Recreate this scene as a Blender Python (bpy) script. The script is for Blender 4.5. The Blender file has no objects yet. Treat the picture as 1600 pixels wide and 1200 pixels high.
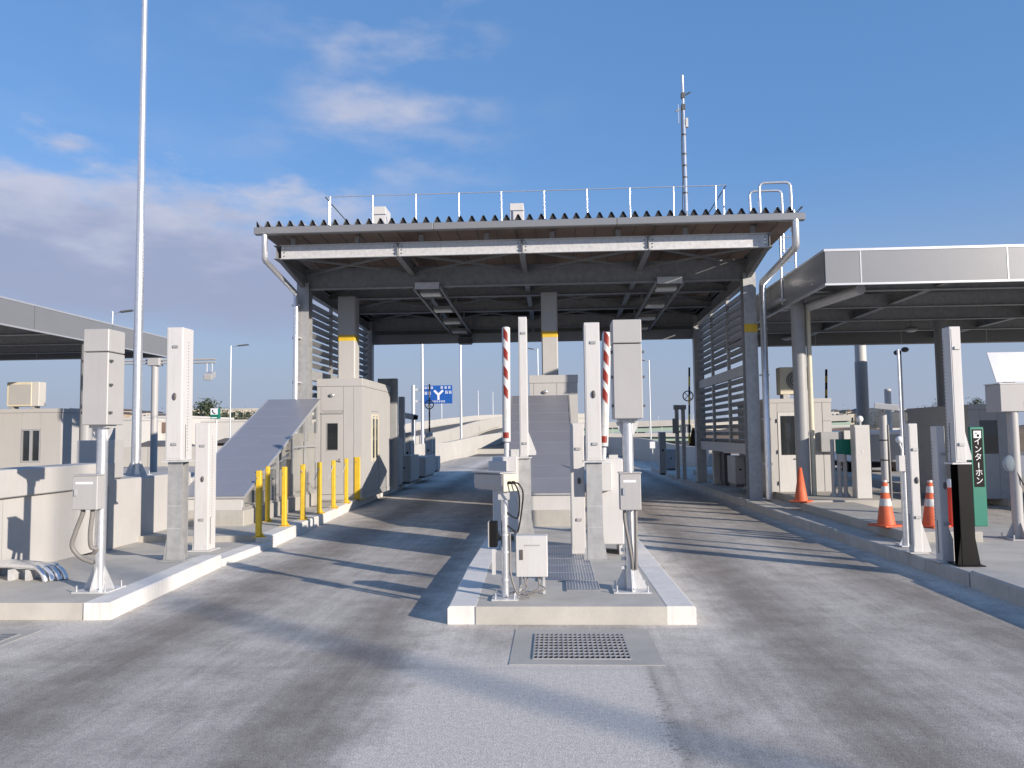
import bpy, bmesh, math, random
from mathutils import Vector, Matrix
random.seed(11)
R = math.radians
sc = bpy.context.scene
col = sc.collection

# ------------------------------------------------------------------ camera
FPX, EYE, ROLL = 1200.0, 1.8, 0.0124          # focal length in photo pixels (1600 wide), eye height in m, roll
_yc = Vector((66, -77, -FPX)).normalized()     # where the lane axis (+Y) vanishes
_k = (66*math.sin(ROLL) + 77*math.cos(ROLL))/FPX
_zc = Vector((-math.sin(ROLL), math.cos(ROLL), -_k)).normalized()
_xc = _yc.cross(_zc)
CAM2W = Matrix((_xc, _yc, _zc))                # camera axes -> world
cd = bpy.data.cameras.new('camera'); cam = bpy.data.objects.new('camera', cd); col.objects.link(cam)
cd.sensor_width = 36; cd.lens = 36*FPX/1600; cd.clip_end = 5000; cd.clip_start = .05
cam.matrix_world = Matrix.Translation((0, 0, EYE)) @ CAM2W.to_4x4()
sc.camera = cam
def ray(px, py): return CAM2W @ Vector((px-800, 600-py, -FPX))
def G(px, py, z=0.0):
    d = ray(px, py); return Vector((0, 0, EYE)) + d*((z-EYE)/d.z)
def P(px, py, Y):
    d = ray(px, py); return Vector((0, 0, EYE)) + d*(Y/d.y)

# ------------------------------------------------------------------ sky and sun
EL = R(16.3); TOSUN = Vector((.80*math.cos(EL), -.60*math.cos(EL), math.sin(EL)))
w = bpy.data.worlds.new('World'); sc.world = w; w.use_nodes = True
nt = w.node_tree; N = nt.nodes; L = nt.links
for n in list(N): N.remove(n)
def nd(t, **k):
    n = N.new(t)
    for a, b in k.items(): setattr(n, a, b)
    return n
def mth(op, a, b=None, c=None, clamp=False):
    n = nd('ShaderNodeMath', operation=op, use_clamp=clamp)
    for i, v in enumerate((a, b, c)):
        if v is None: continue
        if isinstance(v, (int, float)): n.inputs[i].default_value = v
        else: L.new(v, n.inputs[i])
    return n.outputs[0]
def sstep(v, a, b):
    n = nd('ShaderNodeMapRange', interpolation_type='SMOOTHSTEP')
    n.inputs['From Min'].default_value = a; n.inputs['From Max'].default_value = b
    L.new(v, n.inputs['Value']); return n.outputs['Result']
sky = nd('ShaderNodeTexSky', sky_type='NISHITA', sun_disc=False)
sky.sun_elevation = EL; sky.sun_rotation = math.atan2(.80, -.60)
sky.altitude = 50; sky.air_density = 1.0; sky.dust_density = 0.3; sky.ozone_density = 2.0
tc = nd('ShaderNodeTexCoord'); sx = nd('ShaderNodeSeparateXYZ'); L.new(tc.outputs['Generated'], sx.inputs[0])
az = mth('ARCTAN2', sx.outputs['X'], sx.outputs['Y']); zz = sx.outputs['Z']
cv = nd('ShaderNodeCombineXYZ'); L.new(az, cv.inputs[0]); L.new(mth('MULTIPLY', zz, 2.6), cv.inputs[1])
def noise(scale, detail, rough, off):
    m = nd('ShaderNodeMapping'); m.inputs['Location'].default_value = off; L.new(cv.outputs[0], m.inputs[0])
    n = nd('ShaderNodeTexNoise'); n.inputs['Scale'].default_value = scale; n.inputs['Detail'].default_value = detail
    n.inputs['Roughness'].default_value = rough; L.new(m.outputs[0], n.inputs['Vector']); return n.outputs['Fac']
n1 = noise(5.0, 8, .55, (3.1, 1.7, 0)); n2 = noise(7.0, 8, .52, (8.3, 2.2, 4)); n3 = noise(2.2, 4, .5, (1.3, 6.2, 2))
# a low bank of stratocumulus to the left of the lanes, flat base, ragged top
lim = mth('ADD', mth('MULTIPLY_ADD', az, -.11, .262), mth('MULTIPLY_ADD', n1, .30, -.15))
over = mth('SUBTRACT', lim, zz)
bank = mth('MULTIPLY', mth('MULTIPLY', sstep(over, -.005, .055), sstep(mth('ADD', zz, mth('MULTIPLY', n2, .05)), .13, .19)),
           sstep(mth('ADD', az, mth('MULTIPLY', n3, .25)), .02, -.22))
wisp = mth('MULTIPLY', mth('MULTIPLY', sstep(mth('MULTIPLY_ADD', n3, .55, mth('MULTIPLY', n2, .55)),     .50, .74), sstep(zz, .24, .36)), mth('MULTIPLY', sstep(az, .15, -.10), mth('MULTIPLY_ADD', mth('MULTIPLY', sstep(az, -.42, -.24), sstep(az, -.02, -.14)), .85, .15)))
cloud = mth('MAXIMUM', mth('MULTIPLY', bank, .84), mth('MULTIPLY', wisp, .85), clamp=True)
ccol = nd('ShaderNodeMixRGB'); ccol.inputs[1].default_value = (2.05, 2.25, 3.2, 1); ccol.inputs[2].default_value = (3.5, 3.55, 4.2, 1)
L.new(sstep(mth('ADD', mth('SUBTRACT', mth('MULTIPLY', zz, 1.0), mth('MULTIPLY', over, .8)), mth('MULTIPLY_ADD', n2, .5, -.25)), .08, .30), ccol.inputs[0])
tint = nd('ShaderNodeMixRGB', blend_type='MULTIPLY'); tint.inputs[0].default_value = 1; tint.inputs[2].default_value = (.98, 1.10, 1.30, 1); L.new(sky.outputs[0], tint.inputs[1])
base = nd('ShaderNodeMixRGB'); base.inputs[0].default_value = .60; base.inputs[2].default_value = (.62, 1.58, 3.45, 1); L.new(tint.outputs[0], base.inputs[1])   # even out the scattering model's bright belt
hz = nd('ShaderNodeMixRGB'); hz.inputs[2].default_value = (2.15, 2.50, 3.25, 1); L.new(mth('MULTIPLY', sstep(zz, .34, .0), .97), hz.inputs[0]); L.new(base.outputs[0], hz.inputs[1])   # pale lavender air low down, all round
mixc = nd('ShaderNodeMixRGB'); L.new(cloud, mixc.inputs[0]); L.new(hz.outputs[0], mixc.inputs[1]); L.new(ccol.outputs[0], mixc.inputs[2])
bg = nd('ShaderNodeBackground'); bg.inputs['Strength'].default_value = 0.130
L.new(mixc.outputs[0], bg.inputs['Color'])
ow = nd('ShaderNodeOutputWorld'); L.new(bg.outputs[0], ow.inputs[0])
sl = bpy.data.lights.new('sun', 'SUN'); sl.energy = 5.0; sl.angle = R(.53); sl.color = (1.0, .885, .76)
so = bpy.data.objects.new('sun', sl); col.objects.link(so); so.rotation_euler = TOSUN.to_track_quat('Z', 'Y').to_euler()
so.location = (30, -20, 30)
sc.view_settings.view_transform = 'Standard'; sc.view_settings.look = 'None'
sc.view_settings.exposure = 0.40; sc.view_settings.gamma = 1.0; sc.view_settings.use_curve_mapping = False
sc.render.engine = 'CYCLES'; sc.cycles.max_bounces = 6; sc.cycles.caustics_reflective = False; sc.cycles.caustics_refractive = False
sc.cycles.transparent_max_bounces = 12

# ------------------------------------------------------------------ materials
M = {}
def mat(name, rgb, rough=.6, metal=0.0, var=.12, scale=6.0, bump=0.0, bscale=60.0, spec=.5, streak=0.0, alpha=1.0, emit=None, dirt=None):
    m = bpy.data.materials.new(name); m.use_nodes = True; t = m.node_tree; n = t.nodes; l = t.links
    b = n['Principled BSDF']; b.inputs['Roughness'].default_value = rough; b.inputs['Metallic'].default_value = metal
    b.inputs['Specular IOR Level'].default_value = spec
    tcn = n.new('ShaderNodeTexCoord'); oi = n.new('ShaderNodeObjectInfo')
    add = n.new('ShaderNodeVectorMath'); add.operation = 'ADD'; l.new(tcn.outputs['Object'], add.inputs[0])
    mu = n.new('ShaderNodeMath'); mu.operation = 'MULTIPLY'; mu.inputs[1].default_value = 37.0; l.new(oi.outputs['Random'], mu.inputs[0]); l.new(mu.outputs[0], add.inputs[1])
    no = n.new('ShaderNodeTexNoise'); no.inputs['Scale'].default_value = scale; no.inputs['Detail'].default_value = 6; no.inputs['Roughness'].default_value = .6
    l.new(add.outputs[0], no.inputs['Vector'])
    lo = [max(0, c*(1-var)) for c in rgb]; hi = [min(1, c*(1+var)) for c in rgb]
    r = n.new('ShaderNodeValToRGB'); r.color_ramp.elements[0].position = .3; r.color_ramp.elements[1].position = .7
    r.color_ramp.elements[0].color = (*lo, 1); r.color_ramp.elements[1].color = (*hi, 1); l.new(no.outputs['Fac'], r.inputs[0])
    c_out = r.outputs[0]
    if streak > 0:
        mp = n.new('ShaderNodeMapping'); mp.inputs['Scale'].default_value = (9, 9, .7); l.new(add.outputs[0], mp.inputs[0])
        ns = n.new('ShaderNodeTexNoise'); ns.inputs['Scale'].default_value = 3; ns.inputs['Detail'].default_value = 7; l.new(mp.outputs[0], ns.inputs['Vector'])
        rr = n.new('ShaderNodeValToRGB'); rr.color_ramp.elements[0].position = .5; rr.color_ramp.elements[1].position = .75
        rr.color_ramp.elements[0].color = (0, 0, 0, 1); rr.color_ramp.elements[1].color = (1, 1, 1, 1); l.new(ns.outputs['Fac'], rr.inputs[0])
        mx = n.new('ShaderNodeMixRGB'); mx.inputs[2].default_value = (*(dirt or [c*.55 for c in rgb]), 1); l.new(c_out, mx.inputs[1])
        m2 = n.new('ShaderNodeMath'); m2.operation = 'MULTIPLY'; m2.inputs[1].default_value = streak; l.new(rr.outputs[0], m2.inputs[0]); l.new(m2.outputs[0], mx.inputs[0])
        c_out = mx.outputs[0]
    l.new(c_out, b.inputs['Base Color'])
    if bump > 0:
        nb = n.new('ShaderNodeTexNoise'); nb.inputs['Scale'].default_value = bscale; nb.inputs['Detail'].default_value = 5; l.new(add.outputs[0], nb.inputs['Vector'])
        bp = n.new('ShaderNodeBump'); bp.inputs['Strength'].default_value = bump; bp.inputs['Distance'].default_value = .02; l.new(nb.outputs['Fac'], bp.inputs['Height'])
        l.new(bp.outputs[0], b.inputs['Normal'])
    if alpha < 1: b.inputs['Alpha'].default_value = alpha
    M[name] = m; return m
mat('white_paint', (.57, .565, .56), .42, var=.03, streak=.30, scale=3, dirt=(.44, .41, .37))
mat('offwhite', (.52, .515, .495), .5, var=.04, streak=.12, scale=2)
mat('panel', (.44, .435, .427), .55, var=.03, streak=.12, scale=1.5)
mat('lightgrey', (.40, .395, .392), .45, var=.03, streak=.10, scale=3)
mat('midgrey', (.33, .335, .34), .5, var=.05, streak=.1)
mat('darkgrey', (.09, .095, .10), .5, var=.1)
mat('black', (.008, .008, .009), .7, spec=.2, var=.1)
mat('blackpost', (.007, .0065, .006), .4, spec=.3, var=.25, scale=4)
mat('galv', (.60, .605, .61), .42, metal=.25, var=.14, scale=14, streak=.15)
mat('galv_pipe', (.74, .75, .77), .30, metal=.75, var=.10, scale=18)
mat('galv_dull', (.40, .405, .41), .55, metal=.35, var=.14, scale=9, streak=.2)
mat('steel_beam', (.30, .305, .31), .5, metal=.35, var=.16, scale=7, streak=.2)
mat('aluminium', (.62, .62, .63), .35, metal=.6, var=.05)
mat('fascia', (.30, .30, .302), .30, metal=.45, var=.025, scale=1.2, streak=.05)
mat('concrete', (.40, .385, .35), .85, var=.10, scale=2.5, bump=.25, bscale=70, streak=.12)
mat('concrete_slab', (.45, .43, .39), .85, var=.16, scale=1.6, bump=.2, bscale=90)
mat('concrete_wall', (.45, .44, .425), .8, var=.05, scale=1.3, bump=.12, bscale=60, streak=.10)
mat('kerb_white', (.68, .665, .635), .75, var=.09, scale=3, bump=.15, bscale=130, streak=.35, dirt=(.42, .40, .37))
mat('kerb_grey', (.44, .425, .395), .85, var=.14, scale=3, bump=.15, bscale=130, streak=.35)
mat('yellow', (.66, .44, .03), .5, var=.10, streak=.28, scale=9, dirt=(.42, .31, .09))
mat('orange', (.62, .12, .045), .6, var=.12, streak=.4, scale=9, dirt=(.40, .12, .07))
mat('redorange', (.62, .055, .025), .5, var=.06)
mat('reflective', (.58, .58, .56), .45, var=.10, streak=.4, scale=8)
mat('red_mark', (.24, .022, .014), .4, var=.25, scale=40)
mat('green_sign', (.006, .165, .115), .4, var=.05)
mat('blue_sign', (.012, .09, .36), .4, var=.05)
mat('sign_white', (.75, .76, .78), .4, var=.03)
mat('louvre', (.42, .43, .44), .45, metal=.4, var=.08)
mat('roof_steel', (.45, .455, .46), .4, metal=.5, var=.08, scale=3)
mat('ceiling', (.30, .225, .185), .75, var=.18, scale=1.5)
mat('ceiling_grey', (.15, .155, .15), .7, var=.15, scale=2)
mat('rib_shade', (.02, .02, .022), .8, var=.2)  # near-black colour for the shade in the roof rib hollows
mat('cover_sheet', (.235, .245, .285), .35, metal=.1, var=.05, scale=1.4, streak=.06, spec=.6)
mat('conduit', (.20, .19, .18), .55, var=.1)
mat('cable', (.015, .015, .017), .5, var=.2)
mat('beige', (.62, .57, .44), .5, var=.05)
mat('viaduct', (.45, .435, .40), .85, var=.06, scale=.6, streak=.12)
mat('girder_green', (.30, .40, .34), .6, var=.06, scale=.5)
mat('asphalt_far', (.10, .095, .092), .9, var=.1, scale=.5)
mat('bwhite', (.52, .51, .49), .7, var=.05, scale=.4)
mat('bcream', (.58, .53, .44), .7, var=.06, scale=.4)
mat('btan', (.40, .32, .25), .8, var=.1, scale=.5)
mat('roof_dark', (.10, .10, .11), .7, var=.2, scale=.5)
mat('roof_brown', (.16, .11, .09), .8, var=.2, scale=.5)
mat('soil', (.16, .115, .08), .95, var=.3, scale=.8, bump=.4, bscale=4)
mat('ground', (.17, .155, .13), .95, var=.25, scale=.15)
mat('bark', (.10, .08, .06), .9, var=.2, scale=6)
mat('leaf', (.035, .05, .022), .7, var=.5, scale=.9)
mat('leaf_brown', (.11, .075, .04), .8, var=.4, scale=.9)
mat('insulator', (.10, .09, .09), .6)
mat('bulb_glass', (.72, .72, .70), .3, var=.03)
mat('orange_lamp', (.75, .30, .12), .3)
def glass(name, rgb, alpha, rough=.05):
    m = mat(name, rgb, rough, var=.05, spec=.9, alpha=alpha); return m
glass('window_dark', (.025, .03, .035), .93)
glass('clear_sheet', (.45, .48, .50), .16, .08)
glass('tint_disc', (.30, .36, .40), .65, .1)

def road_material():
    m = bpy.data.materials.new('road_asphalt'); m.use_nodes = True; t = m.node_tree; n = t.nodes; l = t.links; b = n['Principled BSDF']
    def mm(op, a, bb=None, c=None, clamp=False):
        x = n.new('ShaderNodeMath'); x.operation = op; x.use_clamp = clamp
        for i, v in enumerate((a, bb, c)):
            if v is None: continue
            if isinstance(v, (int, float)): x.inputs[i].default_value = v
            else: l.new(v, x.inputs[i])
        return x.outputs[0]
    def ss(v, a, bb):
        x = n.new('ShaderNodeMapRange'); x.interpolation_type = 'SMOOTHSTEP'; x.inputs['From Min'].default_value = a; x.inputs['From Max'].default_value = bb
        l.new(v, x.inputs['Value']); return x.outputs['Result']
    tcn = n.new('ShaderNodeTexCoord'); s = n.new('ShaderNodeSeparateXYZ'); l.new(tcn.outputs['Object'], s.inputs[0])
    X, Y = s.outputs['X'], s.outputs['Y']
    def nz(scale, det, rough=.55, sc3=None):
        x = n.new('ShaderNodeTexNoise'); x.inputs['Scale'].default_value = scale; x.inputs['Detail'].default_value = det; x.inputs['Roughness'].default_value = rough
        if sc3:
            mp = n.new('ShaderNodeMapping'); mp.inputs['Scale'].default_value = sc3; l.new(tcn.outputs['Object'], mp.inputs[0]); l.new(mp.outputs[0], x.inputs['Vector'])
        else: l.new(tcn.outputs['Object'], x.inputs['Vector'])
        return x.outputs['Fac']
    nl = nz(.7, 4); nm = nz(2.6, 6, .62); nf = nz(95, 3, .7); nst = nz(1.0, 7, .65, (2.2, .22, 1)); nff = nz(260, 2, .6); nbl = nz(24, 4, .65)
    Xd = mm('ADD', X, mm('MULTIPLY_ADD', nl, .5, -.25))
    # wheel tracks where tyres keep the pale dust off the road
    tr = None
    for cx, wd in ((-3.55, .42), (-1.62, .40), (2.05, .42), (3.95, .40)):
        d = mm('DIVIDE', mm('SUBTRACT', Xd, cx), wd); g = mm('EXPONENT', mm('MULTIPLY', mm('MULTIPLY', d, d), -1.0))
        tr = g if tr is None else mm('MAXIMUM', tr, g)
    tr = mm('MULTIPLY', tr, mm('MULTIPLY_ADD', nst, 1.5, .10), clamp=True)
    dust = mm('MULTIPLY_ADD', mm('SUBTRACT', 1.0, tr), .62, mm('MULTIPLY_ADD', nm, 1.1, -.52), clamp=True)
    nst2 = nz(1.0, 6, .7, (11, .55, 1))
    dust = mm('ADD', dust, mm('MULTIPLY_ADD', nst, .8, -.42), clamp=True)
    dust = mm('ADD', dust, mm('MULTIPLY_ADD', nst2, .7, -.35), clamp=True)
    kd = None                                   # pale dust gathers along the kerbs
    for cx in (-4.55, -1.1, 1.3, 4.55):
        d = mm('DIVIDE', mm('SUBTRACT', X, cx), .38); g = mm('EXPONENT', mm('MULTIPLY', mm('MULTIPLY', d, d), -1.0)); kd = g if kd is None else mm('MAXIMUM', kd, g)
    dust = mm('ADD', dust, mm('MULTIPLY', kd, mm('MULTIPLY', mm('MULTIPLY', nm, ss(Y, 5.5, 8.0)), .9)), clamp=True)
    # patch of fresh dust in front of the middle island, with a ragged edge
    Xe = mm('ADD', X, mm('MULTIPLY_ADD', nm, .34, -.17))
    pat = mm('MULTIPLY', mm('MULTIPLY', ss(Xe, -1.35, -.95), ss(Xe, .70, .60)), ss(Y, 6.9, 5.9))
    dust = mm('ADD', dust, mm('MULTIPLY', pat, .55), clamp=True)
    seam = mm('ABSOLUTE', mm('ADD', mm('SUBTRACT', Y, 6.02), mm('MULTIPLY_ADD', nm, .12, -.06)))
    seam = mm('MULTIPLY', mm('MULTIPLY', ss(seam, .06, .01), ss(nbl, .4, .6)), mm('MULTIPLY', nl, .6))
    crack = mm('ABSOLUTE', mm('SUBTRACT', Xe, .66)); crack = mm('MULTIPLY', mm('MULTIPLY', ss(crack, .13, .0), ss(Y, 6.2, 5.8)), ss(nbl, .5, .62))
    r = n.new('ShaderNodeValToRGB'); e = r.color_ramp.elements
    e[0].position = 0; e[0].color = (.24, .218, .194, 1); e[1].position = 1; e[1].color = (.58, .545, .495, 1)
    e2 = r.color_ramp.elements.new(.45); e2.color = (.365, .338, .308, 1)
    l.new(dust, r.inputs[0])
    mx = n.new('ShaderNodeMixRGB'); mx.blend_type = 'MULTIPLY'; mx.inputs[0].default_value = 1; l.new(r.outputs[0], mx.inputs[1])
    sp = mm('ADD', mm('ADD', mm('MULTIPLY_ADD', nf, 2.2, -.1), mm('MULTIPLY_ADD', nbl, .7, -.35)), mm('MULTIPLY_ADD', nff, 1.3, -.65))
    sp = mm('MULTIPLY', sp, mm('SUBTRACT', 1.0, mm('MULTIPLY', mm('MAXIMUM', seam, crack), .5)))
    l.new(sp, mx.inputs[2]); l.new(mx.outputs[0], b.inputs['Base Color']); b.inputs['Roughness'].default_value = .9; b.inputs['Specular IOR Level'].default_value = .25
    bp = n.new('ShaderNodeBump'); bp.inputs['Strength'].default_value = .5; bp.inputs['Distance'].default_value = .008
    l.new(mm('ADD', nf, mm('MULTIPLY', nff, .5)), bp.inputs['Height']); l.new(bp.outputs[0], b.inputs['Normal'])
    M['road'] = m
road_material()

# ------------------------------------------------------------------ mesh helpers
def catmull(p, n=10):
    p = [Vector(a) for a in p]; q = [p[0]*2-p[1]]+p+[p[-1]*2-p[-2]]; out = []
    for i in range(1, len(q)-2):
        for k in range(n):
            t_ = k/n; a, b, c, d = q[i-1], q[i], q[i+1], q[i+2]
            out.append(.5*((2*b)+(c-a)*t_+(2*a-5*b+4*c-d)*t_*t_+(3*b-a-3*c+d)*t_**3))
    return out+[p[-1]]
class MB:
    def __init__(s, o=(0, 0, 0)): s.v = []; s.f = []; s.o = Vector(o); s.sm = []
    def _add(s, vs, fs, smooth=False):
        k = len(s.v); s.v += [tuple(Vector(a)-s.o) for a in vs]; s.f += [tuple(i+k for i in f) for f in fs]; s.sm += [smooth]*len(fs); return s
    def box(s, x0, x1, y0, y1, z0, z1):
        return s._add([(x0,y0,z0),(x1,y0,z0),(x1,y1,z0),(x0,y1,z0),(x0,y0,z1),(x1,y0,z1),(x1,y1,z1),(x0,y1,z1)],
                      [(0,3,2,1),(4,5,6,7),(0,1,5,4),(1,2,6,5),(2,3,7,6),(3,0,4,7)])
    def cbox(s, c, sx, sy, sz): return s.box(c[0]-sx/2, c[0]+sx/2, c[1]-sy/2, c[1]+sy/2, c[2]-sz/2, c[2]+sz/2)
    def bar(s, a, b, wd, ht, up=(0, 0, 1)):
        a = Vector(a); b = Vector(b); d = (b-a).normalized(); u = Vector(up)
        if abs(d.dot(u)) > .98: u = Vector((0, 1, 0))
        r = d.cross(u).normalized()*wd/2; u = r.cross(d).normalized()*ht/2
        vs = [a-r-u, a+r-u, a+r+u, a-r+u, b-r-u, b+r-u, b+r+u, b-r+u]
        return s._add(vs, [(0,1,2,3),(7,6,5,4),(0,4,5,1),(1,5,6,2),(2,6,7,3),(3,7,4,0)])
    def tube(s, path, r, n=8, caps=True, smooth=0):
        path = [Vector(p) for p in path]
        if smooth: path = catmull(path, smooth)
        m = len(path); rs = r if isinstance(r, (list, tuple)) else [r]*m; vs = []; prev = None
        for i, p in enumerate(path):
            d = (path[min(i+1, m-1)]-path[max(i-1, 0)]).normalized()
            if prev is None:
                a = Vector((0, 0, 1)) if abs(d.z) < .9 else Vector((1, 0, 0)); x = d.cross(a).normalized()
            else: x = (prev - d*prev.dot(d)).normalized()
            prev = x; y = d.cross(x)
            for j in range(n):
                t = 2*math.pi*j/n; vs.append(p+(x*math.cos(t)+y*math.sin(t))*rs[i])
        fs = [(i*n+j, i*n+(j+1) % n, (i+1)*n+(j+1) % n, (i+1)*n+j) for i in range(m-1) for j in range(n)]
        s._add(vs, fs, True)
        if caps:
            s._add(vs[:n], [tuple(range(n))[::-1]]); s._add(vs[-n:], [tuple(range(n))])
        return s
    def prism(s, poly, d):     # poly: list of 3-D points (planar), d: extrusion vector
        poly = [Vector(p) for p in poly]; d = Vector(d); n = len(poly)
        nrm = Vector((0, 0, 0))
        for i in range(n): nrm += poly[i].cross(poly[(i+1) % n])
        if nrm.dot(d) > 0: poly = poly[::-1]
        vs = poly+[p+d for p in poly]
        return s._add(vs, [tuple(range(n)), tuple(range(n, 2*n))[::-1]]+[(i, i+n, (i+1) % n+n, (i+1) % n) for i in range(n)])
    def lathe(s, prof, c=(0, 0, 0), n=16):
        vs = []; c = Vector(c)
        for r, z in prof:
            for j in range(n): t = 2*math.pi*j/n; vs.append(c+Vector((r*math.cos(t), r*math.sin(t), z)))
        fs = [(i*n+j, i*n+(j+1) % n, (i+1)*n+(j+1) % n, (i+1)*n+j) for i in range(len(prof)-1) for j in range(n)]
        s._add(vs, fs, True); s._add(vs[-n:], [tuple(range(n))]); return s
    def sphere(s, c, r, sc3=(1, 1, 1), n=10):
        prof = [(max(.001, math.sin(math.pi*i/n)), -math.cos(math.pi*i/n)) for i in range(n+1)]; c = Vector(c); vs = []
        for a, z in prof:
            for j in range(n): t = 2*math.pi*j/n; vs.append(c+Vector((a*r*math.cos(t)*sc3[0], a*r*math.sin(t)*sc3[1], z*r*sc3[2])))
        return s._add(vs, [(i*n+j, i*n+(j+1) % n, (i+1)*n+(j+1) % n, (i+1)*n+j) for i in range(n) for j in range(n)], True)
    def quad(s, *p): return s._add(p, [tuple(range(len(p)))])
    def build(s, name, m, parent=None, bevel=0.0, seg=1):
        me = bpy.data.meshes.new(name); me.from_pydata(s.v, [], s.f); me.polygons.foreach_set('use_smooth', s.sm)
        if bevel > 0:
            bm = bmesh.new(); bm.from_mesh(me); bmesh.ops.remove_doubles(bm, verts=bm.verts, dist=1e-5)
            ed = [e for e in bm.edges if len(e.link_faces) == 2 and e.calc_face_angle(0) > R(35)]
            bmesh.ops.bevel(bm, geom=ed, offset=bevel, segments=seg, affect='EDGES', clamp_overlap=True, profile=.7)
            bm.to_mesh(me); bm.free()
        me.materials.append(M[m] if isinstance(m, str) else m); me.update()
        o = bpy.data.objects.new(name, me); col.objects.link(o)
        if parent is not None:
            o.parent = parent
        else: o.location = s.o
        return o
def tag(o, label, cat, group=None):
    o['label'] = label; o['category'] = cat
    if group: o['group'] = group
    return o
def thing(name, label, cat, loc=(0, 0, 0), rz=0, group=None):
    o = bpy.data.objects.new(name, None); o.empty_display_size = .2; col.objects.link(o); o.location = loc; o.rotation_euler = (0, 0, rz)
    return tag(o, label, cat, group)
def struct(o): o['kind'] = 'structure'; return o
def stuff(o): o['kind'] = 'stuff'; return o
def copy_tree(o, parent=None):
    c = o.copy(); col.objects.link(c)
    if parent is not None: c.parent = parent
    for ch in list(o.children): copy_tree(ch, c)
    return c
def share(src, name, parent, loc, rot=(0, 0, 0)):
    c = src.copy(); c.name = name; col.objects.link(c); c.parent = parent; c.location = loc; c.rotation_euler = rot; return c
def text(name, s, size, m, parent, loc, rot, depth=.002, align='CENTER'):
    cu = bpy.data.curves.new(name, 'FONT'); cu.body = s; cu.size = size; cu.align_x = align; cu.align_y = 'CENTER'; cu.extrude = depth; cu.resolution_u = 3
    o = bpy.data.objects.new(name, cu); col.objects.link(o)
    dg = bpy.context.evaluated_depsgraph_get(); me = bpy.data.meshes.new_from_object(o.evaluated_get(dg))
    bpy.data.objects.remove(o); q = bpy.data.objects.new(name, me); me.materials.clear(); me.materials.append(M[m]); col.objects.link(q)
    q.parent = parent; q.location = loc; q.rotation_euler = rot; return q
# ------------------------------------------------------------------ ground, road, islands
struct(MB().box(-900, 900, -200, 2500, -.6, -.30).build('ground', 'ground'))
struct(MB().box(-40, 30, -40, 62, -.28, 0).build('road', 'road'))

def kerb_run(parent, pts, zt, wd, m, side, step=1.0, gap=.008, zb=-.02):
    """white kerb stones laid end to end along pts; side=+1: the stone lies to the right (+X) of the line"""
    for (a, b) in zip(pts, pts[1:]):
        a = Vector((*a, 0)); b = Vector((*b, 0)); ln = (b-a).length; k = max(1, round(ln/step)); d = (b-a)/k; u = d.normalized(); nrm = Vector((u.y, -u.x, 0))*side
        for i in range(k):
            p = a+d*i+u*gap*.5; q = a+d*(i+1)-u*gap*.5; dz = random.uniform(-.003, .003)
            ch = .02
            p0, q0 = p, q; p1, q1 = p+nrm*wd, q+nrm*wd
            prof = [(0, zb), (0, zt+dz-ch), (ch, zt+dz), (wd, zt+dz), (wd, zb)]
            MB(p).prism([p+nrm*x+Vector((0, 0, z)) for x, z in prof], q-p).build('kerb_stone', m, parent).location = p
def island(name, poly, zt, m='concrete_slab', zb=-.02):
    return struct(MB().prism([(x, y, zb) for x, y in poly], (0, 0, zt-zb)).build(name, m))

KW = .27
# left island: low front slab, a dip behind the sensors, then the long raised part with the booth
LA = [(-4.44, 7.55), (-4.66, 10.60)]; LB = [(-4.66, 10.62), (-4.60, 12.36)]; LC = [(-4.60, 12.38), (-5.02, 20.0), (-5.42, 36.0)]
il = island('left_island', [(-30, 7.55), (-4.44-KW, 7.55), (-4.66-KW, 10.60), (-30, 10.60)], .168)
kerb_run(il, LA, .17, KW, 'kerb_white', -1, 3.05)
il2 = island('left_island_dip', [(-30, 10.605), (-4.66-KW, 10.605), (-4.60-KW, 12.375), (-30, 12.375)], .098)
kerb_run(il2, LB, .10, KW, 'kerb_white', -1, .9)
il3 = island('left_island_booth_part', [(-8.2, 12.38), (-4.60-KW, 12.38), (-5.02-KW, 20.0), (-5.42-KW, 36), (-8.2, 36)], .198)
kerb_run(il3, LC, .20, KW, 'kerb_white', -1, .98)
# middle island
CL = [(-1.04, 7.38), (-1.10, 9.6), (-1.14, 38)]; CR = [(1.30, 7.38), (1.28, 9.6), (1.20, 38)]
im = island('middle_island', [(-1.04+KW, 7.38), (1.30-KW, 7.38), (1.28-KW, 9.6), (1.20-KW, 38), (-1.14+KW, 38), (-1.10+KW, 9.6)], .168)
kerb_run(im, CL, .172, KW, 'kerb_white', 1, 2.2); kerb_run(im, CR, .172, KW, 'kerb_white', -1, 2.2)
# right island with its raised strip, next lane, next island
ir = island('right_island', [(4.62+KW, 4.5), (7.35, 4.5), (7.35, 36), (4.45+KW, 36), (4.48+KW, 16), (4.68+KW, 9.1)], .168)
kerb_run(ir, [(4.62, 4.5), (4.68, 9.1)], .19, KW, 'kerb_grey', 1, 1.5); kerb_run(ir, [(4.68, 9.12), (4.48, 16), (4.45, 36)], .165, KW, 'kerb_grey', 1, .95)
struct(MB().box(5.02, 6.10, 11.45, 16.2, .16, .32).build('raised_strip', 'concrete', bevel=.012))
struct(MB().box(5.30, 7.2, 16.5, 30, .16, .33).build('booth_plinth', 'concrete', bevel=.012))
ir2 = island('far_right_island', [(10.6, 6), (17, 6), (17, 34), (10.6, 34)], .17)
kerb_run(ir2, [(10.31, 6), (10.31, 34)], .18, KW, 'kerb_grey', 1, 2.0)

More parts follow.
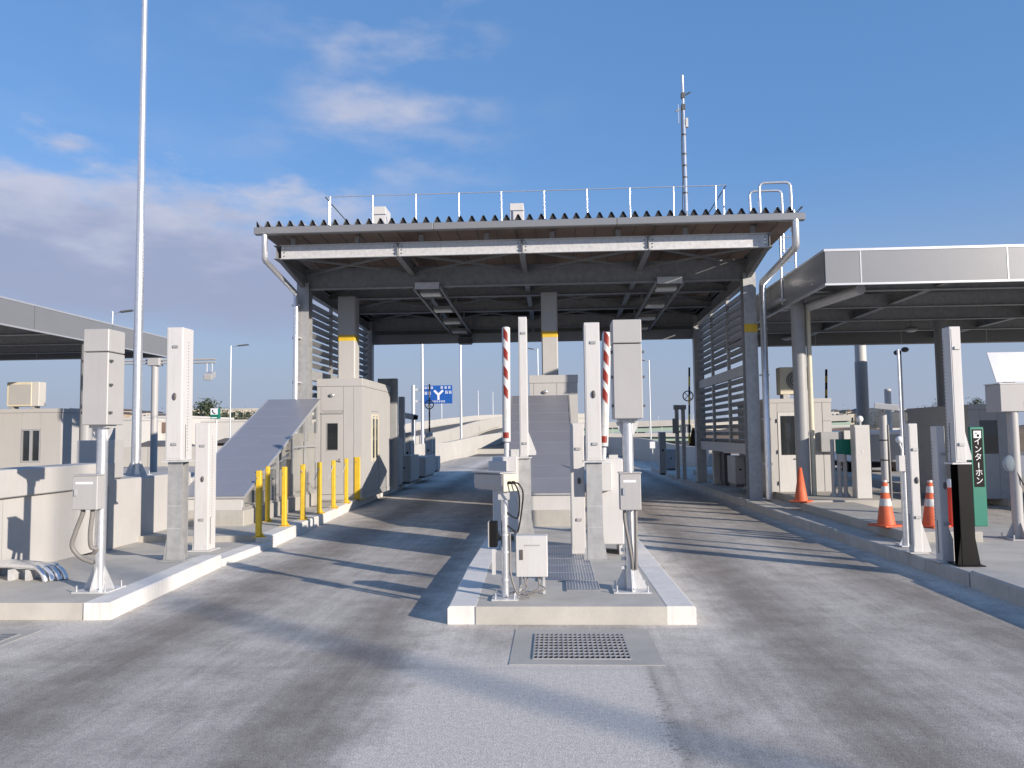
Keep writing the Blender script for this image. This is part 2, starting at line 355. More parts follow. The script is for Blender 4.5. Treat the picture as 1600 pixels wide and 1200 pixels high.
# drain pads with gratings in front of the islands
def drain(px_pad, px_gr, label):
    a, b = G(*px_pad[0]), G(*px_pad[1]); t = thing('drain_grate', label, 'drain grate', ((a.x+b.x)/2, (a.y+b.y)/2, 0))
    o = t.location; c, d = G(*px_gr[0]), G(*px_gr[1])
    X0, X1, Y0, Y1 = a.x, b.x, min(a.y, b.y), max(a.y, b.y); x0, x1, y0, y1 = c.x, d.x, min(c.y, d.y), max(c.y, d.y)
    p = MB(o)
    for r in ((X0, X1, Y0, y0), (X0, X1, y1, Y1), (X0, x0, y0, y1), (x1, X1, y0, y1)): p.box(r[0], r[1], r[2], r[3], -.05, .004)
    p.build('concrete_pad', 'concrete', t)
    MB(o).box(x0, x1, y0, y1, .0011, .0016).build('pit', 'black', t)
    f = MB(o)
    for r in ((x0, x1, y0, y0+.012), (x0, x1, y1-.012, y1), (x0, x0+.012, y0+.012, y1-.012), (x1-.012, x1, y0+.012, y1-.012)): f.box(r[0], r[1], r[2], r[3], .001, .012)
    f.build('grate_frame', 'galv_dull', t)
    g = MB(o); n = 19; k = 9
    for i in range(1, n): x = x0+(x1-x0)*i/n; g.box(x-.0062, x+.0062, y0+.012, y1-.012, .002, .013)
    for j in range(1, k): y = y0+(y1-y0)*j/k; g.box(x0+.012, x1-.012, y-.009, y+.009, .004, .0145)
    stuff(g.build('grate_bars', 'galv_dull', t))
drain(((795, 1039), (1012, 984)), ((832, 1031), (974, 992)), 'square steel drain grate in a concrete pad before the middle island')
drain(((-150, 1040), (68, 984)), ((-110, 1034), (32, 992)), 'steel drain grate in a concrete pad before the left island')

# steel gratings let into the middle island
def deck(x0, x1, y0, y1, label):
    t = thing('trench_cover', label, 'trench cover', (x0, y0, .168)); o = t.location
    MB(o).box(x0, x1, y0, y1, .169, .1715).build('plate', 'galv', t)
    g = MB(o); n = int((x1-x0)/.03)
    for i in range(n+1): x = x0+(x1-x0)*i/n; g.box(x-.004, x+.004, y0, y1, .170, .184)
    for i in range(int((y1-y0)/.5)+1): g.box(x0, x1, y0+i*.5, y0+i*.5+.006, .1705, .182)
    stuff(g.build('bearing_bars', 'galv_pipe', t))
a = G(886, 924, .17); b = G(938, 924, .17)
deck(a.x, b.x, a.y, a.y+.52, 'short galvanised trench grating beside the grey control box post')
deck(a.x-.30, b.x-.02, a.y+.53, a.y+3.2, 'long galvanised trench grating between the barrier cabinets')

# ------------------------------------------------------------------ main canopy over the lanes
XL, XR, YF, YB = -6.17, 4.74, 18.7, 25.3
cn = thing('gate_canopy', 'tall steel lane canopy with ribbed metal roof and louvred sides', 'canopy', (0, YF, 0)); O = cn.location
def roof_z(y): return 6.27-.033*(y-16.4)       # underside of the ribbed sheet
rx0, rx1, ry0, ry1 = -6.50, 5.36, 16.36, 26.4
rib = MB(O); pitch = .2515; n = int((rx1-rx0)/pitch); th = .012
prof = []
for i in range(n):
    x = rx0+i*pitch; prof += [(x, .215), (x+.025, .215), (x+.105, .06), (x+.165, .06), (x+.240, .215)]
prof.append((rx1, .215))
vs = []; 
for y in (ry0, ry1):
    for x, z in prof: vs.append((x, y, roof_z(y)+.06+z))
k = len(prof)
rib._add(vs, [(i, i+1, k+i+1, k+i) for i in range(k-1)])
rib._add([Vector(v)-Vector((0, 0, th)) for v in vs], [(k+i, k+i+1, i+1, i) for i in range(k-1)])
roof = rib.build('roof_sheet', 'roof_steel', cn)
rc = MB(O)                                     # dark sheets standing in for the shade inside the open rib ends
for i in range(n):
    x = rx0+i*pitch; z = roof_z(ry0)+.06
    rc.prism([(x-.080 if i else x, ry0+.03, z+.05), (x+.10, ry0+.03, z+.05), (x+.022, ry0+.03, z+.203), (x-.008 if i else x, ry0+.03, z+.203)], (0, .01, 0))
stuff(rc.build('rib_hollow_shade', 'rib_shade', cn))
MB(O).prism([(rx0+.05, ry0+.1, roof_z(ry0)+.055), (rx1-.05, ry0+.1, roof_z(ry0)+.055), (rx1-.05, ry1, roof_z(ry1)+.055), (rx0+.05, ry1, roof_z(ry1)+.055)], (0, 0, .012)).build('ceiling', 'ceiling', cn)
cb = MB(O)
for i in range(1, 27): x = rx0+i*.44; cb.bar((x, ry0+.12, roof_z(ry0+.12)+.052), (x, ry1, roof_z(ry1)+.052), .02, .012)
stuff(cb.build('ceiling_battens', 'ceiling_grey', cn))
for xa, xb in ((rx0, -2.55), (-2.545, 1.4), (1.405, rx1)):
    MB(O).box(xa, xb, ry0-.13, ry0+.02, roof_z(ry0)-.045, roof_z(ry0)+.112).build('gutter', 'fascia', cn, bevel=.012)
def ibeam(name, a, b, h, wd, m='steel_beam', parent=cn):
    a = Vector(a); b = Vector(b); t = .014; q = MB(O)
    q.bar(a-Vector((0, 0, h/2-t/2)), b-Vector((0, 0, h/2-t/2)), wd, t); q.bar(a+Vector((0, 0, h/2-t/2)), b+Vector((0, 0, h/2-t/2)), wd, t); q.bar(a, b, .01, h-2*t)
    return q.build(name, m, parent)
xs = [XL, -3.43, -.65, 2.13, XR]
for i in range(4):                             # front channel beams between the cantilevers
    x0, x1 = xs[i]+(.09 if i == 0 else .018), xs[i+1]-.018; zc = 5.935; y = 16.78
    f = MB(O); f.box(x0, x1, y, y+.012, zc-.145, zc+.145); f.box(x0, x1, y-.07, y+.012, zc+.1451, zc+.157); f.box(x0, x1, y-.07, y+.012, zc-.157, zc-.1451)
    q = f.build('front_beam', 'galv', cn)
    bl = MB(O)
    for xx in (x0+.07, x1-.07):
        for zz_ in (-.08, 0, .08): bl.tube([(xx, y-.014, zc+zz_), (xx, y+.001, zc+zz_)], .014, 6)
    bl.build('bolts', 'darkgrey', q)
for x in xs: ibeam('cantilever_beam', (x, 16.72, 5.94), (x, 26.0, 5.66), .30, .13)
for y, h, zc in ((YF, .50, 5.70), (20.9, .32, 5.74), (23.1, .32, 5.68), (YB, .42, 5.50)): ibeam('cross_beam', (XL-.05, y, zc), (XR+.05, y, zc), h, .2)
MB(O).box(XL+.1, XR-.1, YB+.25, YB+.30, 4.86, 5.19).build('rear_fascia', 'fascia', cn)
MB(O).box(XL-.1, XR+.1, YB+.31, YB+.36, 5.17, 6.02).build('rear_wall_sheet', 'ceiling_grey', cn)
for x in (XL, XR):
    ibeam('edge_girder', (x, YF+.2, 5.60), (x, YB, 5.50), .42, .16)
    MB(O).prism([(x-.05, 16.9, 5.80), (x-.05, YF, 5.46), (x-.05, YF, 5.80)], (.1, 0, 0)).build('haunch', 'steel_beam', cn)
for x in xs[1:-1]: MB(O).box(x-.04, x+.04, YB+.26, YB+.34, 5.19, 5.6).build('fascia_hanger', 'steel_beam', cn)
for i in range(4):                             # wind bracing under the roof
    for ya, yb in ((16.9, 18.6), (18.8, 20.8), (21, 23), (23.2, 25.2)):
        for s in (0, 1):
            xa, xb = (xs[i]+.1, xs[i+1]-.1)[::1 if s else -1]
            MB(O).bar((xa, ya, 5.86-.03*(ya-16.8)+.01*s), (xb, yb, 5.86-.03*(yb-16.8)+.01*s), .045, .045).build('wind_brace', 'steel_beam', cn)
for i in range(8):                             # short purlin cleats over the front beam
    x = xs[0]+.35+i*1.46
    MB(O).box(x-.05, x+.05, 16.80, 16.92, 6.095, 6.27).build('purlin_cleat', 'galv_dull', cn)
for y in (17.6, 19.8, 22.0, 24.2): ibeam('purlin', (XL-.2, y, roof_z(y)-.06), (XR+.2, y, roof_z(y)-.06), .12, .07)
for x in (XL, XR):
    for y in (YF, YB):
        s = 1 if x < 0 else -1
        q = MB(O); q.box(x-.15, x+.15, y-.15, y-.136, .17, 5.6); q.box(x-.15, x+.15, y+.136, y+.15, .17, 5.6); q.box(x-.008, x+.008, y-.136, y+.136, .17, 5.6)
        if y == YB: q.box(x-.15, x+.15, y-.1355, y+.1355, .17, 5.6)
        c = q.build('column', 'galv_dull', cn)
        MB(O).box(x-.25, x+.25, y-.25, y+.25, .165, .20).build('base_plate', 'galv_dull', c)
for x, y, z0, z1 in ((XR, YF, 4.16, 4.36),): MB(O).box(x-.154, x+.154, y-.154, y-.1503, z0, z1).build('yellow_band', 'yellow', cn)
# rainwater pipes
for sgn, xg, xc_ in ((-1, -6.28, XL-.12), (1, 5.16, XR+.26)):
    y0 = ry0-.06
    path = [(xg, y0, 6.24), (xg, y0, 5.72), (xg, y0+.04, 5.66), (xc_, YF-.33, 5.32), (xc_, YF-.30, 5.24), (xc_, YF-.30, .2)]
    p = MB(O).tube(path, .062 if sgn < 0 else .078, 12).build('downpipe', 'galv_pipe', cn)
    for z in (1.0, 2.05, 3.1, 4.2, 5.0): MB(O).box(xc_-.1, xc_+.1, YF-.31, YF-.15, z, z+.035).build('pipe_clip', 'galv', p)
# louvred side screens: posts, rails and every blade
blade = None
def screen(x, z0, z1, bays, railz, inside):
    ys = [YF+.16+(YB-YF-.32)*i/bays for i in range(bays+1)]
    for y in ys[1:-1]: MB(O).box(x-.04, x+.04, y-.045, y+.045, z0, z1).build('screen_post', 'galv_dull', cn)
    for z in railz: MB(O).box(x-.05, x+.05, ys[0], ys[-1], z-.13, z+.13).build('screen_rail', 'galv_dull', cn)
    k = int((z1-z0)/.19); first = None; d = ys[1]-ys[0]-.095
    for b in range(bays):
        for i in range(k):
            z = z0+.1+i*.19
            if any(abs(z-r) < .17 for r in railz): continue
            yc_ = (ys[b]+ys[b+1])/2
            if first is None:
                q = MB(); q.prism([(-.06, -d/2, -.05), (-.055, -d/2, -.058), (.06, -d/2, .042), (.055, -d/2, .05)], (0, d, 0))
                first = q.build('louvre_blade', 'louvre', cn); first.location = Vector((x, yc_, z))-O; first.scale.x = inside
            else:
                c = share(first, 'louvre_blade', cn, Vector((x, yc_, z))-O); c.scale.x = inside
screen(XL, 2.0, 5.4, 3, (3.35, 2.0), 1); screen(XR, 1.45, 5.4, 3, (3.30, 1.36), -1)
# lamp racks hung under the roof
def rack(xc_, z0, label):
    t = thing('lamp_rack', label, 'light rack', (xc_, 18.50, z0), group=None); o = t.location; sl_ = -.0325
    for s in (-1, 1): MB(o).bar((xc_+s*.33, 18.56, z0), (xc_+s*.33, 26.0, z0+sl_*7.4), .055, .075).build('rail', 'steel_beam', t)
    MB(o).box(xc_-.30, xc_+.30, 18.50, 18.54, z0-.03, z0+.13).build('end_channel', 'galv', t)
    for y in (19.15, 21.3, 23.2, 25.0):
        z = z0+sl_*(y-18.85); q = MB(o).box(xc_-.27, xc_+.27, y-.19, y+.19, z-.02, z+.06).build('lamp_housing', 'steel_beam', t)
        MB(o).box(xc_-.25, xc_+.25, y-.17, y+.17, z-.075, z-.021).build('diffuser', 'bulb_glass', q, bevel=.01)
        for s in (-1, 1): MB(o).box(xc_+s*.36-.02, xc_+s*.36+.02, y-.02, y+.02, z, z+.5).build('hanger', 'steel_beam', t)
rack(-3.06, 5.405, 'hanging lamp rack over the lane beside the yellow bollards'); rack(2.84, 5.405, 'hanging lamp rack over the lane beside the traffic cones')
t = thing('camera_unit', 'dark boxy vehicle sensor hung from the end of a lamp rack', 'sensor', P(727, 530, 25.4)); o = t.location
MB().box(-.2, .2, -.2, .2, .1, .42).build('mount', 'darkgrey', t, bevel=.01); MB().prism([(-.21, -.25, -.17), (.21, -.25, -.17), (.21, .2, -.05), (.21, .2, .09), (-.21, .2, .09)][:3]+[(.21, -.25, .03), (-.21, -.25, .03)], (0, .42, 0)).build('housing', 'darkgrey', t, bevel=.01)
# roof rail, mast, ladder hoops, outdoor units
rl = thing('roof_rail', 'thin galvanised safety rail standing on the ribbed roof', 'railing', (0, 18, 6.5)); o = rl.location
yr = 18.0; xs_ = [P(p, 300, yr).x for p in (516, 582, 650, 717, 783, 850, 917, 984, 1052, 1118)]; zt = 7.58; zb = roof_z(yr)+.2
for x in xs_: MB(o).tube([(x, yr, zb), (x, yr, zt)], .02, 6).build('post', 'galv_pipe', rl)
x0, x1 = xs_[0]-.12, xs_[-1]+.25
MB(o).tube([(x0, yr, zt), (x1, yr, zt)], .012, 6).build('top_wire', 'galv_pipe', rl)
for x in (x0, x1):
    MB(o).tube([(x, yr, zt), (x, 25.5, zt-.24)], .014, 6).build('side_wire', 'darkgrey', rl)
    for y in (18.3, 20.5, 23, 25.5): MB(o).tube([(x, y, roof_z(y)+.2), (x, y, zt-.033*(y-18))], .024, 6).build('post', 'galv_pipe', rl)
ms = P(1072, 335, 19.2); ms.z = roof_z(19.2)+.1; mt = thing('antenna_mast', 'tall slim antenna mast with small dipoles on the canopy roof', 'antenna', ms)
zt_ = P(1072, 118, 19.2).z-ms.z; xo = 0
MB().tube([(0, 0, 0), (0, 0, .8), (0, 0, .82), (0, 0, zt_-1.3), (0, 0, zt_-1.28), (0, 0, zt_)], [.075, .065, .055, .05, .04, .035], 10).build('pole', 'galv_pipe', mt)
MB().box(-.14, .14, -.14, .14, -.03, .02).build('base_plate', 'galv', mt)
for z in (.4, .95, 1.5, 1.9, 2.2, 2.5, 3.0): MB().tube([(0, 0, z), (0, 0, z+.035)], .062, 8).build('clamp', 'darkgrey', mt)
MB().tube([(-.06, -.03, .6), (-.09, -.04, 1.2), (-.06, -.03, 1.9), (-.07, -.03, 2.6), (-.05, -.03, zt_-.9)], .012, 5).build('cable', 'cable', mt)
for z, dx in ((zt_-.55, .18), (zt_-.85, -.2)):
    q = MB().box(-.05, .05, -.05, .05, z-.05, z+.1).build('antenna_head', 'darkgrey', mt, bevel=.01)
    MB().bar((-.02, 0, z), (dx, -.05, z+dx*.5), .03, .03).build('dipole', 'darkgrey', q)
MB().box(.05, .11, -.04, .04, zt_-1.35, zt_-1.12).build('junction_box', 'white_paint', mt); MB().box(-.13, -.11, -.02, .02, zt_-1.25, zt_-.75).build('whip', 'galv_pipe', mt)
for pxa, pxb, ptop, y, lab in ((1186, 1235, 286, 17.6, 'taller tubular ladder hoop at the roof edge above the downpipe'), (1171, 1221, 299, 19.4, 'shorter tubular ladder hoop behind the taller hoop on the roof')):
    a = P(pxa, ptop, y); b = P(pxb, ptop, y); zb = roof_z(y)+.1; t = thing('ladder_hoop', lab, 'ladder hoop', (a.x, y, zb)); o = t.location; r = .1
    MB(o).tube([(a.x, y, zb), (a.x, y, a.z-r), (a.x+.03, y, a.z-.03), (a.x+r, y, a.z), (b.x-r, y, a.z), (b.x-.03, y, a.z-.03), (b.x, y, a.z-r), (b.x, y, zb)], .033, 8).build('hoop', 'galv_pipe', t)
    MB(o).tube([(a.x, y, zb+.33), (b.x, y, zb+.33)], .018, 6).build('crossbar', 'galv_pipe', t)
t = thing('roof_ladder', 'steel access ladder and landing beside the canopy downpipe', 'ladder', (5.52, 18.4, 4.75)); o = t.location
for x in (5.40, 5.74): MB(o).tube([(x, 18.2, 4.75), (x, 18.2, 7.0)], .025, 6).build('stile', 'galv_pipe', t)
for i in range(7): MB(o).tube([(5.4, 18.2, 4.95+i*.28), (5.74, 18.2, 4.95+i*.28)], .014, 6).build('rung', 'galv_pipe', t)
MB(o).box(5.25, 5.9, 18.0, 19.6, 4.80, 4.86).build('landing', 'galv', t)
for px, py, lab in ((596, 328, 'small white outdoor unit on the canopy roof above the yellow bollards'), (808, 323, 'small white outdoor unit at the middle of the canopy roof')):
    b = P(px, py, 18.9); zb = roof_z(18.9)+.2; t = thing('outdoor_unit', lab, 'air conditioner', (b.x, 18.9, zb)); h = b.z-zb
    MB().box(-.17, .17, -.3, .3, .08, h).build('casing', 'white_paint', t, bevel=.01)
    for k in range(6): MB().box(-.15, .02, -.312, -.301, .14+k*.1, .17+k*.1).build('grille_bar', 'darkgrey', t)
    for s in (-.22, .22): MB().box(-.2, .2, s-.03, s+.03, 0, .08).build('foot', 'galv', t)

# ------------------------------------------------------------------ side canopies
def flat_canopy(name, label, x0, x1, y0, y1, zb, zt, seams_front, seams_side, open_side):
    t = thing(name, label, 'canopy', (x0, y0, 0)); o = t.location
    MB(o).box(x0+.03, x1-.03, y0+.03, y1-.03, zt-.16, zt-.05).build('roof_deck', 'ceiling_grey', t)
    def face(pts, axis, c, m='fascia'):
        for a, b in zip(pts, pts[1:]):
            if axis == 'y': MB(o).box(a+.012, b-.012, c, c+.03, zb+.03, zt-.05).build('fascia_panel', m, t)
            else: MB(o).box(c, c+.03, a+.012, b-.012, zb+.03, zt-.05).build('fascia_panel', m, t)
            if axis == 'y': MB(o).box(b-.0119, b+.0119, c-.006, c+.02, zb+.03, zt-.05).build('joint_trim', 'aluminium', t)
            else: MB(o).box(c+.004, c+.026, b-.0119, b+.0119, zb+.03, zt-.05).build('joint_trim', 'darkgrey', t)
    face([x0]+seams_front+[x1], 'y', y0); face([x0]+seams_front+[x1], 'y', y1-.03)
    face([y0+.031]+seams_side+[y1-.031], 'x', x0); face([y0+.031]+seams_side+[y1-.031], 'x', x1-.03)
    for z0, z1 in ((zb-.01, zb+.029), (zt-.049, zt)):
        q = MB(o); q.box(x0-.01, x1+.01, y0-.012, y0+.05, z0, z1); q.box(x0-.01, x1+.01, y1-.05, y1+.012, z0, z1); q.box(x0-.012, x0+.05, y0+.0501, y1-.0501, z0, z1); q.box(x1-.05, x1+.012, y0+.0501, y1-.0501, z0, z1)
        q.build('edge_trim', 'aluminium', t)
    n = 0; y = y0+1.5
    while y < y1-.5: ibeam2(t, o, (x0+.1, y, zt-.42), (x1-.1, y, zt-.42), .34); y += 2.35
    for x in [x0+2.9+i*4.6 for i in range(int((x1-x0-2)/4.6))]: ibeam2(t, o, (x, y0+.1, zt-.40), (x, y1-.1, zt-.40), .26)
    return t
def ibeam2(t, o, a, b, h):
    a = Vector(a); b = Vector(b); k = .014; q = MB(o); q.bar(a-Vector((0, 0, h/2)), b-Vector((0, 0, h/2)), .15, k); q.bar(a, b, .01, h-k-.002); return q.build('roof_beam', 'galv_dull', t)
cr = flat_canopy('side_canopy', 'low flat-roofed canopy with grey metal fascia beside the traffic cones', 5.42, 24, 15.4, 26.6, 4.67, 5.39, [6.12, 8.94, 11.8, 14.6, 17.4, 20.2], [19.2, 23], -1)
clf = flat_canopy('side_canopy', 'low flat-roofed canopy with grey metal fascia behind the left wall', -34, -14.0, 13.0, 27.2, 4.74, 5.46, [-31, -28, -25, -22, -19, -16.5], [16.2, 19.9, 23.6], 1)
def ccol(par, base, dia, ztop, m='lightgrey', base_z=.17, flange=True):
    o = par.location; q = MB(o).tube([(base[0], base[1], base_z), (base[0], base[1], ztop)], dia/2, 20).build('column', m, par)
    if flange: MB(o).box(base[0]-dia*.8, base[0]+dia*.8, base[1]-dia*.8, base[1]+dia*.8, base_z, base_z+.03).build('base_plate', 'galv_dull', q)
    return q
b = G(1257, 785, .17); q = ccol(cr, (b.x, b.y), .30, 5.1, 'midgrey')
MB(cr.location).tube([(b.x+.22, b.y-.02, .2), (b.x+.22, b.y-.02, 4.62), (b.x+.27, b.y-.05, 4.68), (b.x+.80, b.y-1.5, 4.78)], .055, 10).build('drain_pipe', 'beige', cr)
MB(cr.location).tube([(6.3, 15.9, 4.66), (5.75, 18.4, 4.62)], .11, 12).build('eaves_pipe', 'galv', cr)
ccol(cr, (10.85, 22.0), .34, 5.1, 'midgrey'); ccol(cr, (14.5, 18.0), .34, 5.1, 'midgrey')
a = P(140, 640, 22.5); ccol(clf, (a.x-.1, 22.5), .36, 5.1, 'midgrey', 0)
ccol(clf, (-22, 18), .36, 5.1, 'midgrey', 0)
for i, (px, py, y) in enumerate(((1425, 541, 23), (1230, 542, 24.5))):
    c = P(px, py, y); t = thing('ceiling_lamp', ('oval ceiling lamp under the side canopy near the dark round column' if i == 0 else 'oval ceiling lamp under the side canopy over the outdoor unit'), 'lamp', (c.x, y, 4.72)); MB().sphere((0, 0, 0), .2, (1, .8, .35)).build('housing', 'midgrey', t); MB().sphere((0, 0, -.035), .16, (1, .8, .35)).build('lens', 'bulb_glass', t); MB().box(-.03, .03, -.03, .03, .05, .55).build('stem', 'midgrey', t)
# ------------------------------------------------------------------ lane equipment builders (local z = 0 at the base)
def gusset_base(t, r, m='galv'):
    MB().box(-.19, .19, -.19, .19, 0, .014).build('base_plate', m, t)
    for a in range(4):
        c, s = math.cos(a*math.pi/2), math.sin(a*math.pi/2)
        MB().prism([(c*r*.9-s*.005, s*r*.9+c*.005, .015), (c*(r+.11)-s*.005, s*(r+.11)+c*.005, .015), (c*(r+.11)-s*.005, s*(r+.11)+c*.005, .035), (c*r*.9-s*.005, s*r*.9+c*.005, .27)], (s*.01, -c*.01, 0)).build('gusset', m, t)
    for sx_ in (-1, 1):
        for sy in (-1, 1): MB().tube([(sx_*.155, sy*.155, .01), (sx_*.155, sy*.155, .075)], .011, 6).build('anchor_bolt', 'galv_pipe', t)
def signal_post(label, base, zb0, zb1, hw, dd, ctl, group=None, conduit='left'):
    t = thing('signal_post', label, 'signal post', base)
    MB().tube([(0, 0, .014), (0, 0, zb0)], .057, 14).build('pole', 'galv_pipe', t); gusset_base(t, .055)
    q = MB().box(-hw, hw, -dd, dd, zb0, zb1-.255).build('signal_box', 'lightgrey', t, bevel=.008)
    MB().box(-hw, hw, -dd, dd, zb1-.245, zb1).build('hood', 'lightgrey', q, bevel=.008); MB().box(-hw+.02, hw-.02, -dd+.02, dd-.02, zb1-.256, zb1-.244).build('hood_gap', 'black', q)
    for z in (.12, .42, .68): MB().box(hw, hw+.025, -dd+.02, -dd+.06, zb0+z, zb0+z+.025).build('hinge', 'darkgrey', q)
    for z in (.12, .42, .68): MB().box(-hw-.02, -hw, -dd+.02, -dd+.06, zb0+z, zb0+z+.03).build('hinge', 'darkgrey', q)
    MB().box(-.10, .10, -.09, .09, zb0-.03, zb0).build('top_flange', 'galv', t)
    for s in (-1, 1): MB().prism([(s*.05, -.006, zb0-.031), (s*.12, -.006, zb0-.031), (s*.10, -.006, zb0-.09), (s*.05, -.006, zb0-.19)], (0, .012, 0)).build('bracket', 'galv', t)
    cx0, cx1, cz0, cz1 = ctl
    c = MB().box(cx0, cx1, -.20, -.062, cz0, cz1).build('control_box', 'lightgrey', t, bevel=.006)
    MB().box(cx0-.008, cx1+.008, -.21, -.055, cz1+.001, cz1+.014).build('rain_lid', 'lightgrey', c)
    MB().box(cx0+.035, cx1-.05, -.2025, -.2005, cz1-.09, cz1-.065).build('name_strip', 'sign_white', c)
    MB().box(cx0+.03, cx0+.055, -.215, -.2005, (cz0+cz1)/2-.03, (cz0+cz1)/2+.04).build('latch', 'galv_pipe', c)
    if conduit == 'left':
        for k, (xa, bulge) in enumerate(((cx0+.07, -.10), (cx0+.18, .0))):
            MB().tube([(xa, -.12, cz0), (xa, -.12, cz0-.05), (xa+bulge*.55-.02, -.12, cz0-.25), (xa+bulge-.02, -.10, cz0-.40), (xa+bulge*.6+.02, -.07, cz0-.52+k*.09), (-.04, -.05, .30+k*.10)], .024, 10, smooth=6).build('conduit', 'conduit', t)
    else:
        for xa, xb in ((cx0+.05, .01), (cx1-.05, .05)):
            MB().tube([(xa, -.11, cz0), (xa, -.11, cz0-.1), ((xa+xb)/2, -.10, cz0-.32), (xb, -.075, .30), (xb, -.06, .22)], .017, 8, smooth=5).build('conduit', 'conduit', t)
        for z in (.22, .31, .40): MB().box(-.095, -.055, -.03, .01, z, z+.03).build('pipe_clip', 'galv', t)
    return t
def holes(par, x, y, z0, z1, sgn, step=.042):
    q = MB(); n = int((z1-z0)/step)
    for i in range(n): z = z0+i*step; q.tube([(x, y, z), (x+sgn*.0025, y, z)], .008, 6)
    return stuff(q.build('sensor_holes', 'darkgrey', par))
def tall_sensor(label, base, zc0, zc1, wd, dp, post, lane, taper=0.0, knob=True, pw=.10, px_=0.0):
    """vehicle detector: white cabinet carried on a steel post; lane = +1 when it looks towards +X"""
    t = thing('vehicle_sensor', label, 'vehicle sensor', base); h = wd/2
    q = MB().box(px_-pw, px_+pw, -.09, -.078, .0, zc0); q.box(px_-pw, px_+pw, .078, .09, 0, zc0); q.box(px_-.006, px_+.006, -.078, .078, 0, zc0)
    p = q.build('post', post, t)
    MB().box(px_-pw-.07, px_+pw+.07, -.16, .16, 0, .012).build('base_plate', post, p)
    for s in (-1, 1): MB().prism([(px_+s*pw, -.085, .013), (px_+s*(pw+.05), -.085, .013), (px_+s*pw, -.085, .34)], (0, .012, 0)).build('gusset', post, p)
    for z in (.42, zc0*.55) if post == 'galv_dull' else (): MB().box(px_-pw*.9, px_+pw*.9, -.0925, -.0905, z, z+.006).build('weld_seam', 'galv', p)
    MB().box(-h-.04, h+.05, -dp/2-.01, dp/2+.01, zc0, zc0+.02).build('seat_plate', 'galv', t)
    c = MB().box(-h, h, -dp/2, dp/2, zc0+.021, zc1).build('cabinet', 'white_paint', t, bevel=.006)
    MB().box(-h+.02, h-.02, -dp/2-.004, -dp/2+.001, zc0+.05, zc1-.03).build('door_panel', 'white_paint', c)
    holes(c, lane*h, -dp/2+.16, zc0+.15, zc1-.12, lane)
    MB().box(lane*h, lane*(h+.003), -dp/2+.10, -dp/2+.112, zc0+.04, zc0+.5).build('slot', 'darkgrey', c)
    for z in (zc0+.22, zc1-.28): MB().box(-.02, .05, -dp/2-.02, -dp/2-.004, z, z+.035).build('hinge', 'galv_dull', c)
    if knob: MB().sphere((.01, -dp/2-.012, (zc0+zc1)/2-.03), .03, (.8, .6, 1.7)).build('lock', 'insulator', c)
    if taper: MB().prism([(h-.001 if lane < 0 else -h+.001, -dp/2+.02, zc0+.05), ((h+taper) if lane < 0 else -h-taper, -dp/2+.02, zc0+.05), ((h+taper) if lane < 0 else -h-taper, -dp/2+.02, zc0+.10), (h-.001 if lane < 0 else -h+.001, -dp/2+.02, zc0+.42)], (0, dp-.04, 0)).build('side_flare', 'white_paint', c)
    return t
def short_sensor(label, base, z1, wd, dp, lane, flare=.08):
    t = thing('vehicle_sensor', label, 'vehicle sensor', base); h = wd/2
    c = MB().box(-h, h, -dp/2, dp/2, .012, z1).build('cabinet', 'white_paint', t, bevel=.006)
    MB().box(-h-.06, h+.06, -dp/2-.05, dp/2+.05, 0, .012).build('base_plate', 'white_paint', t)
    s = -lane
    MB().prism([(s*(h-.001), -dp/2+.01, .013), (s*(h+flare), -dp/2+.01, .013), (s*(h+flare), -dp/2+.01, .04), (s*(h-.001), -dp/2+.01, .42)], (0, dp-.02, 0)).build('flare', 'white_paint', t)
    holes(c, lane*h, -dp/2+.12, .5, z1-.12, lane)
    MB().box(lane*h, lane*(h+.003), -dp/2+.07, -dp/2+.085, .1, .5).build('slot', 'darkgrey', c)
    for z in (.45, z1-.36): MB().box(-.02, .05, -dp/2-.02, -dp/2-.001, z, z+.035).build('hinge', 'galv_dull', c)
    MB().sphere((.02, -dp/2-.01, z1*.56), .028, (.8, .6, 1.6)).build('lock', 'insulator', c)
    MB().box(-h+.015, h-.015, -dp/2-.003, -dp/2+.001, .08, z1-.03).build('door_panel', 'white_paint', c)
    return t
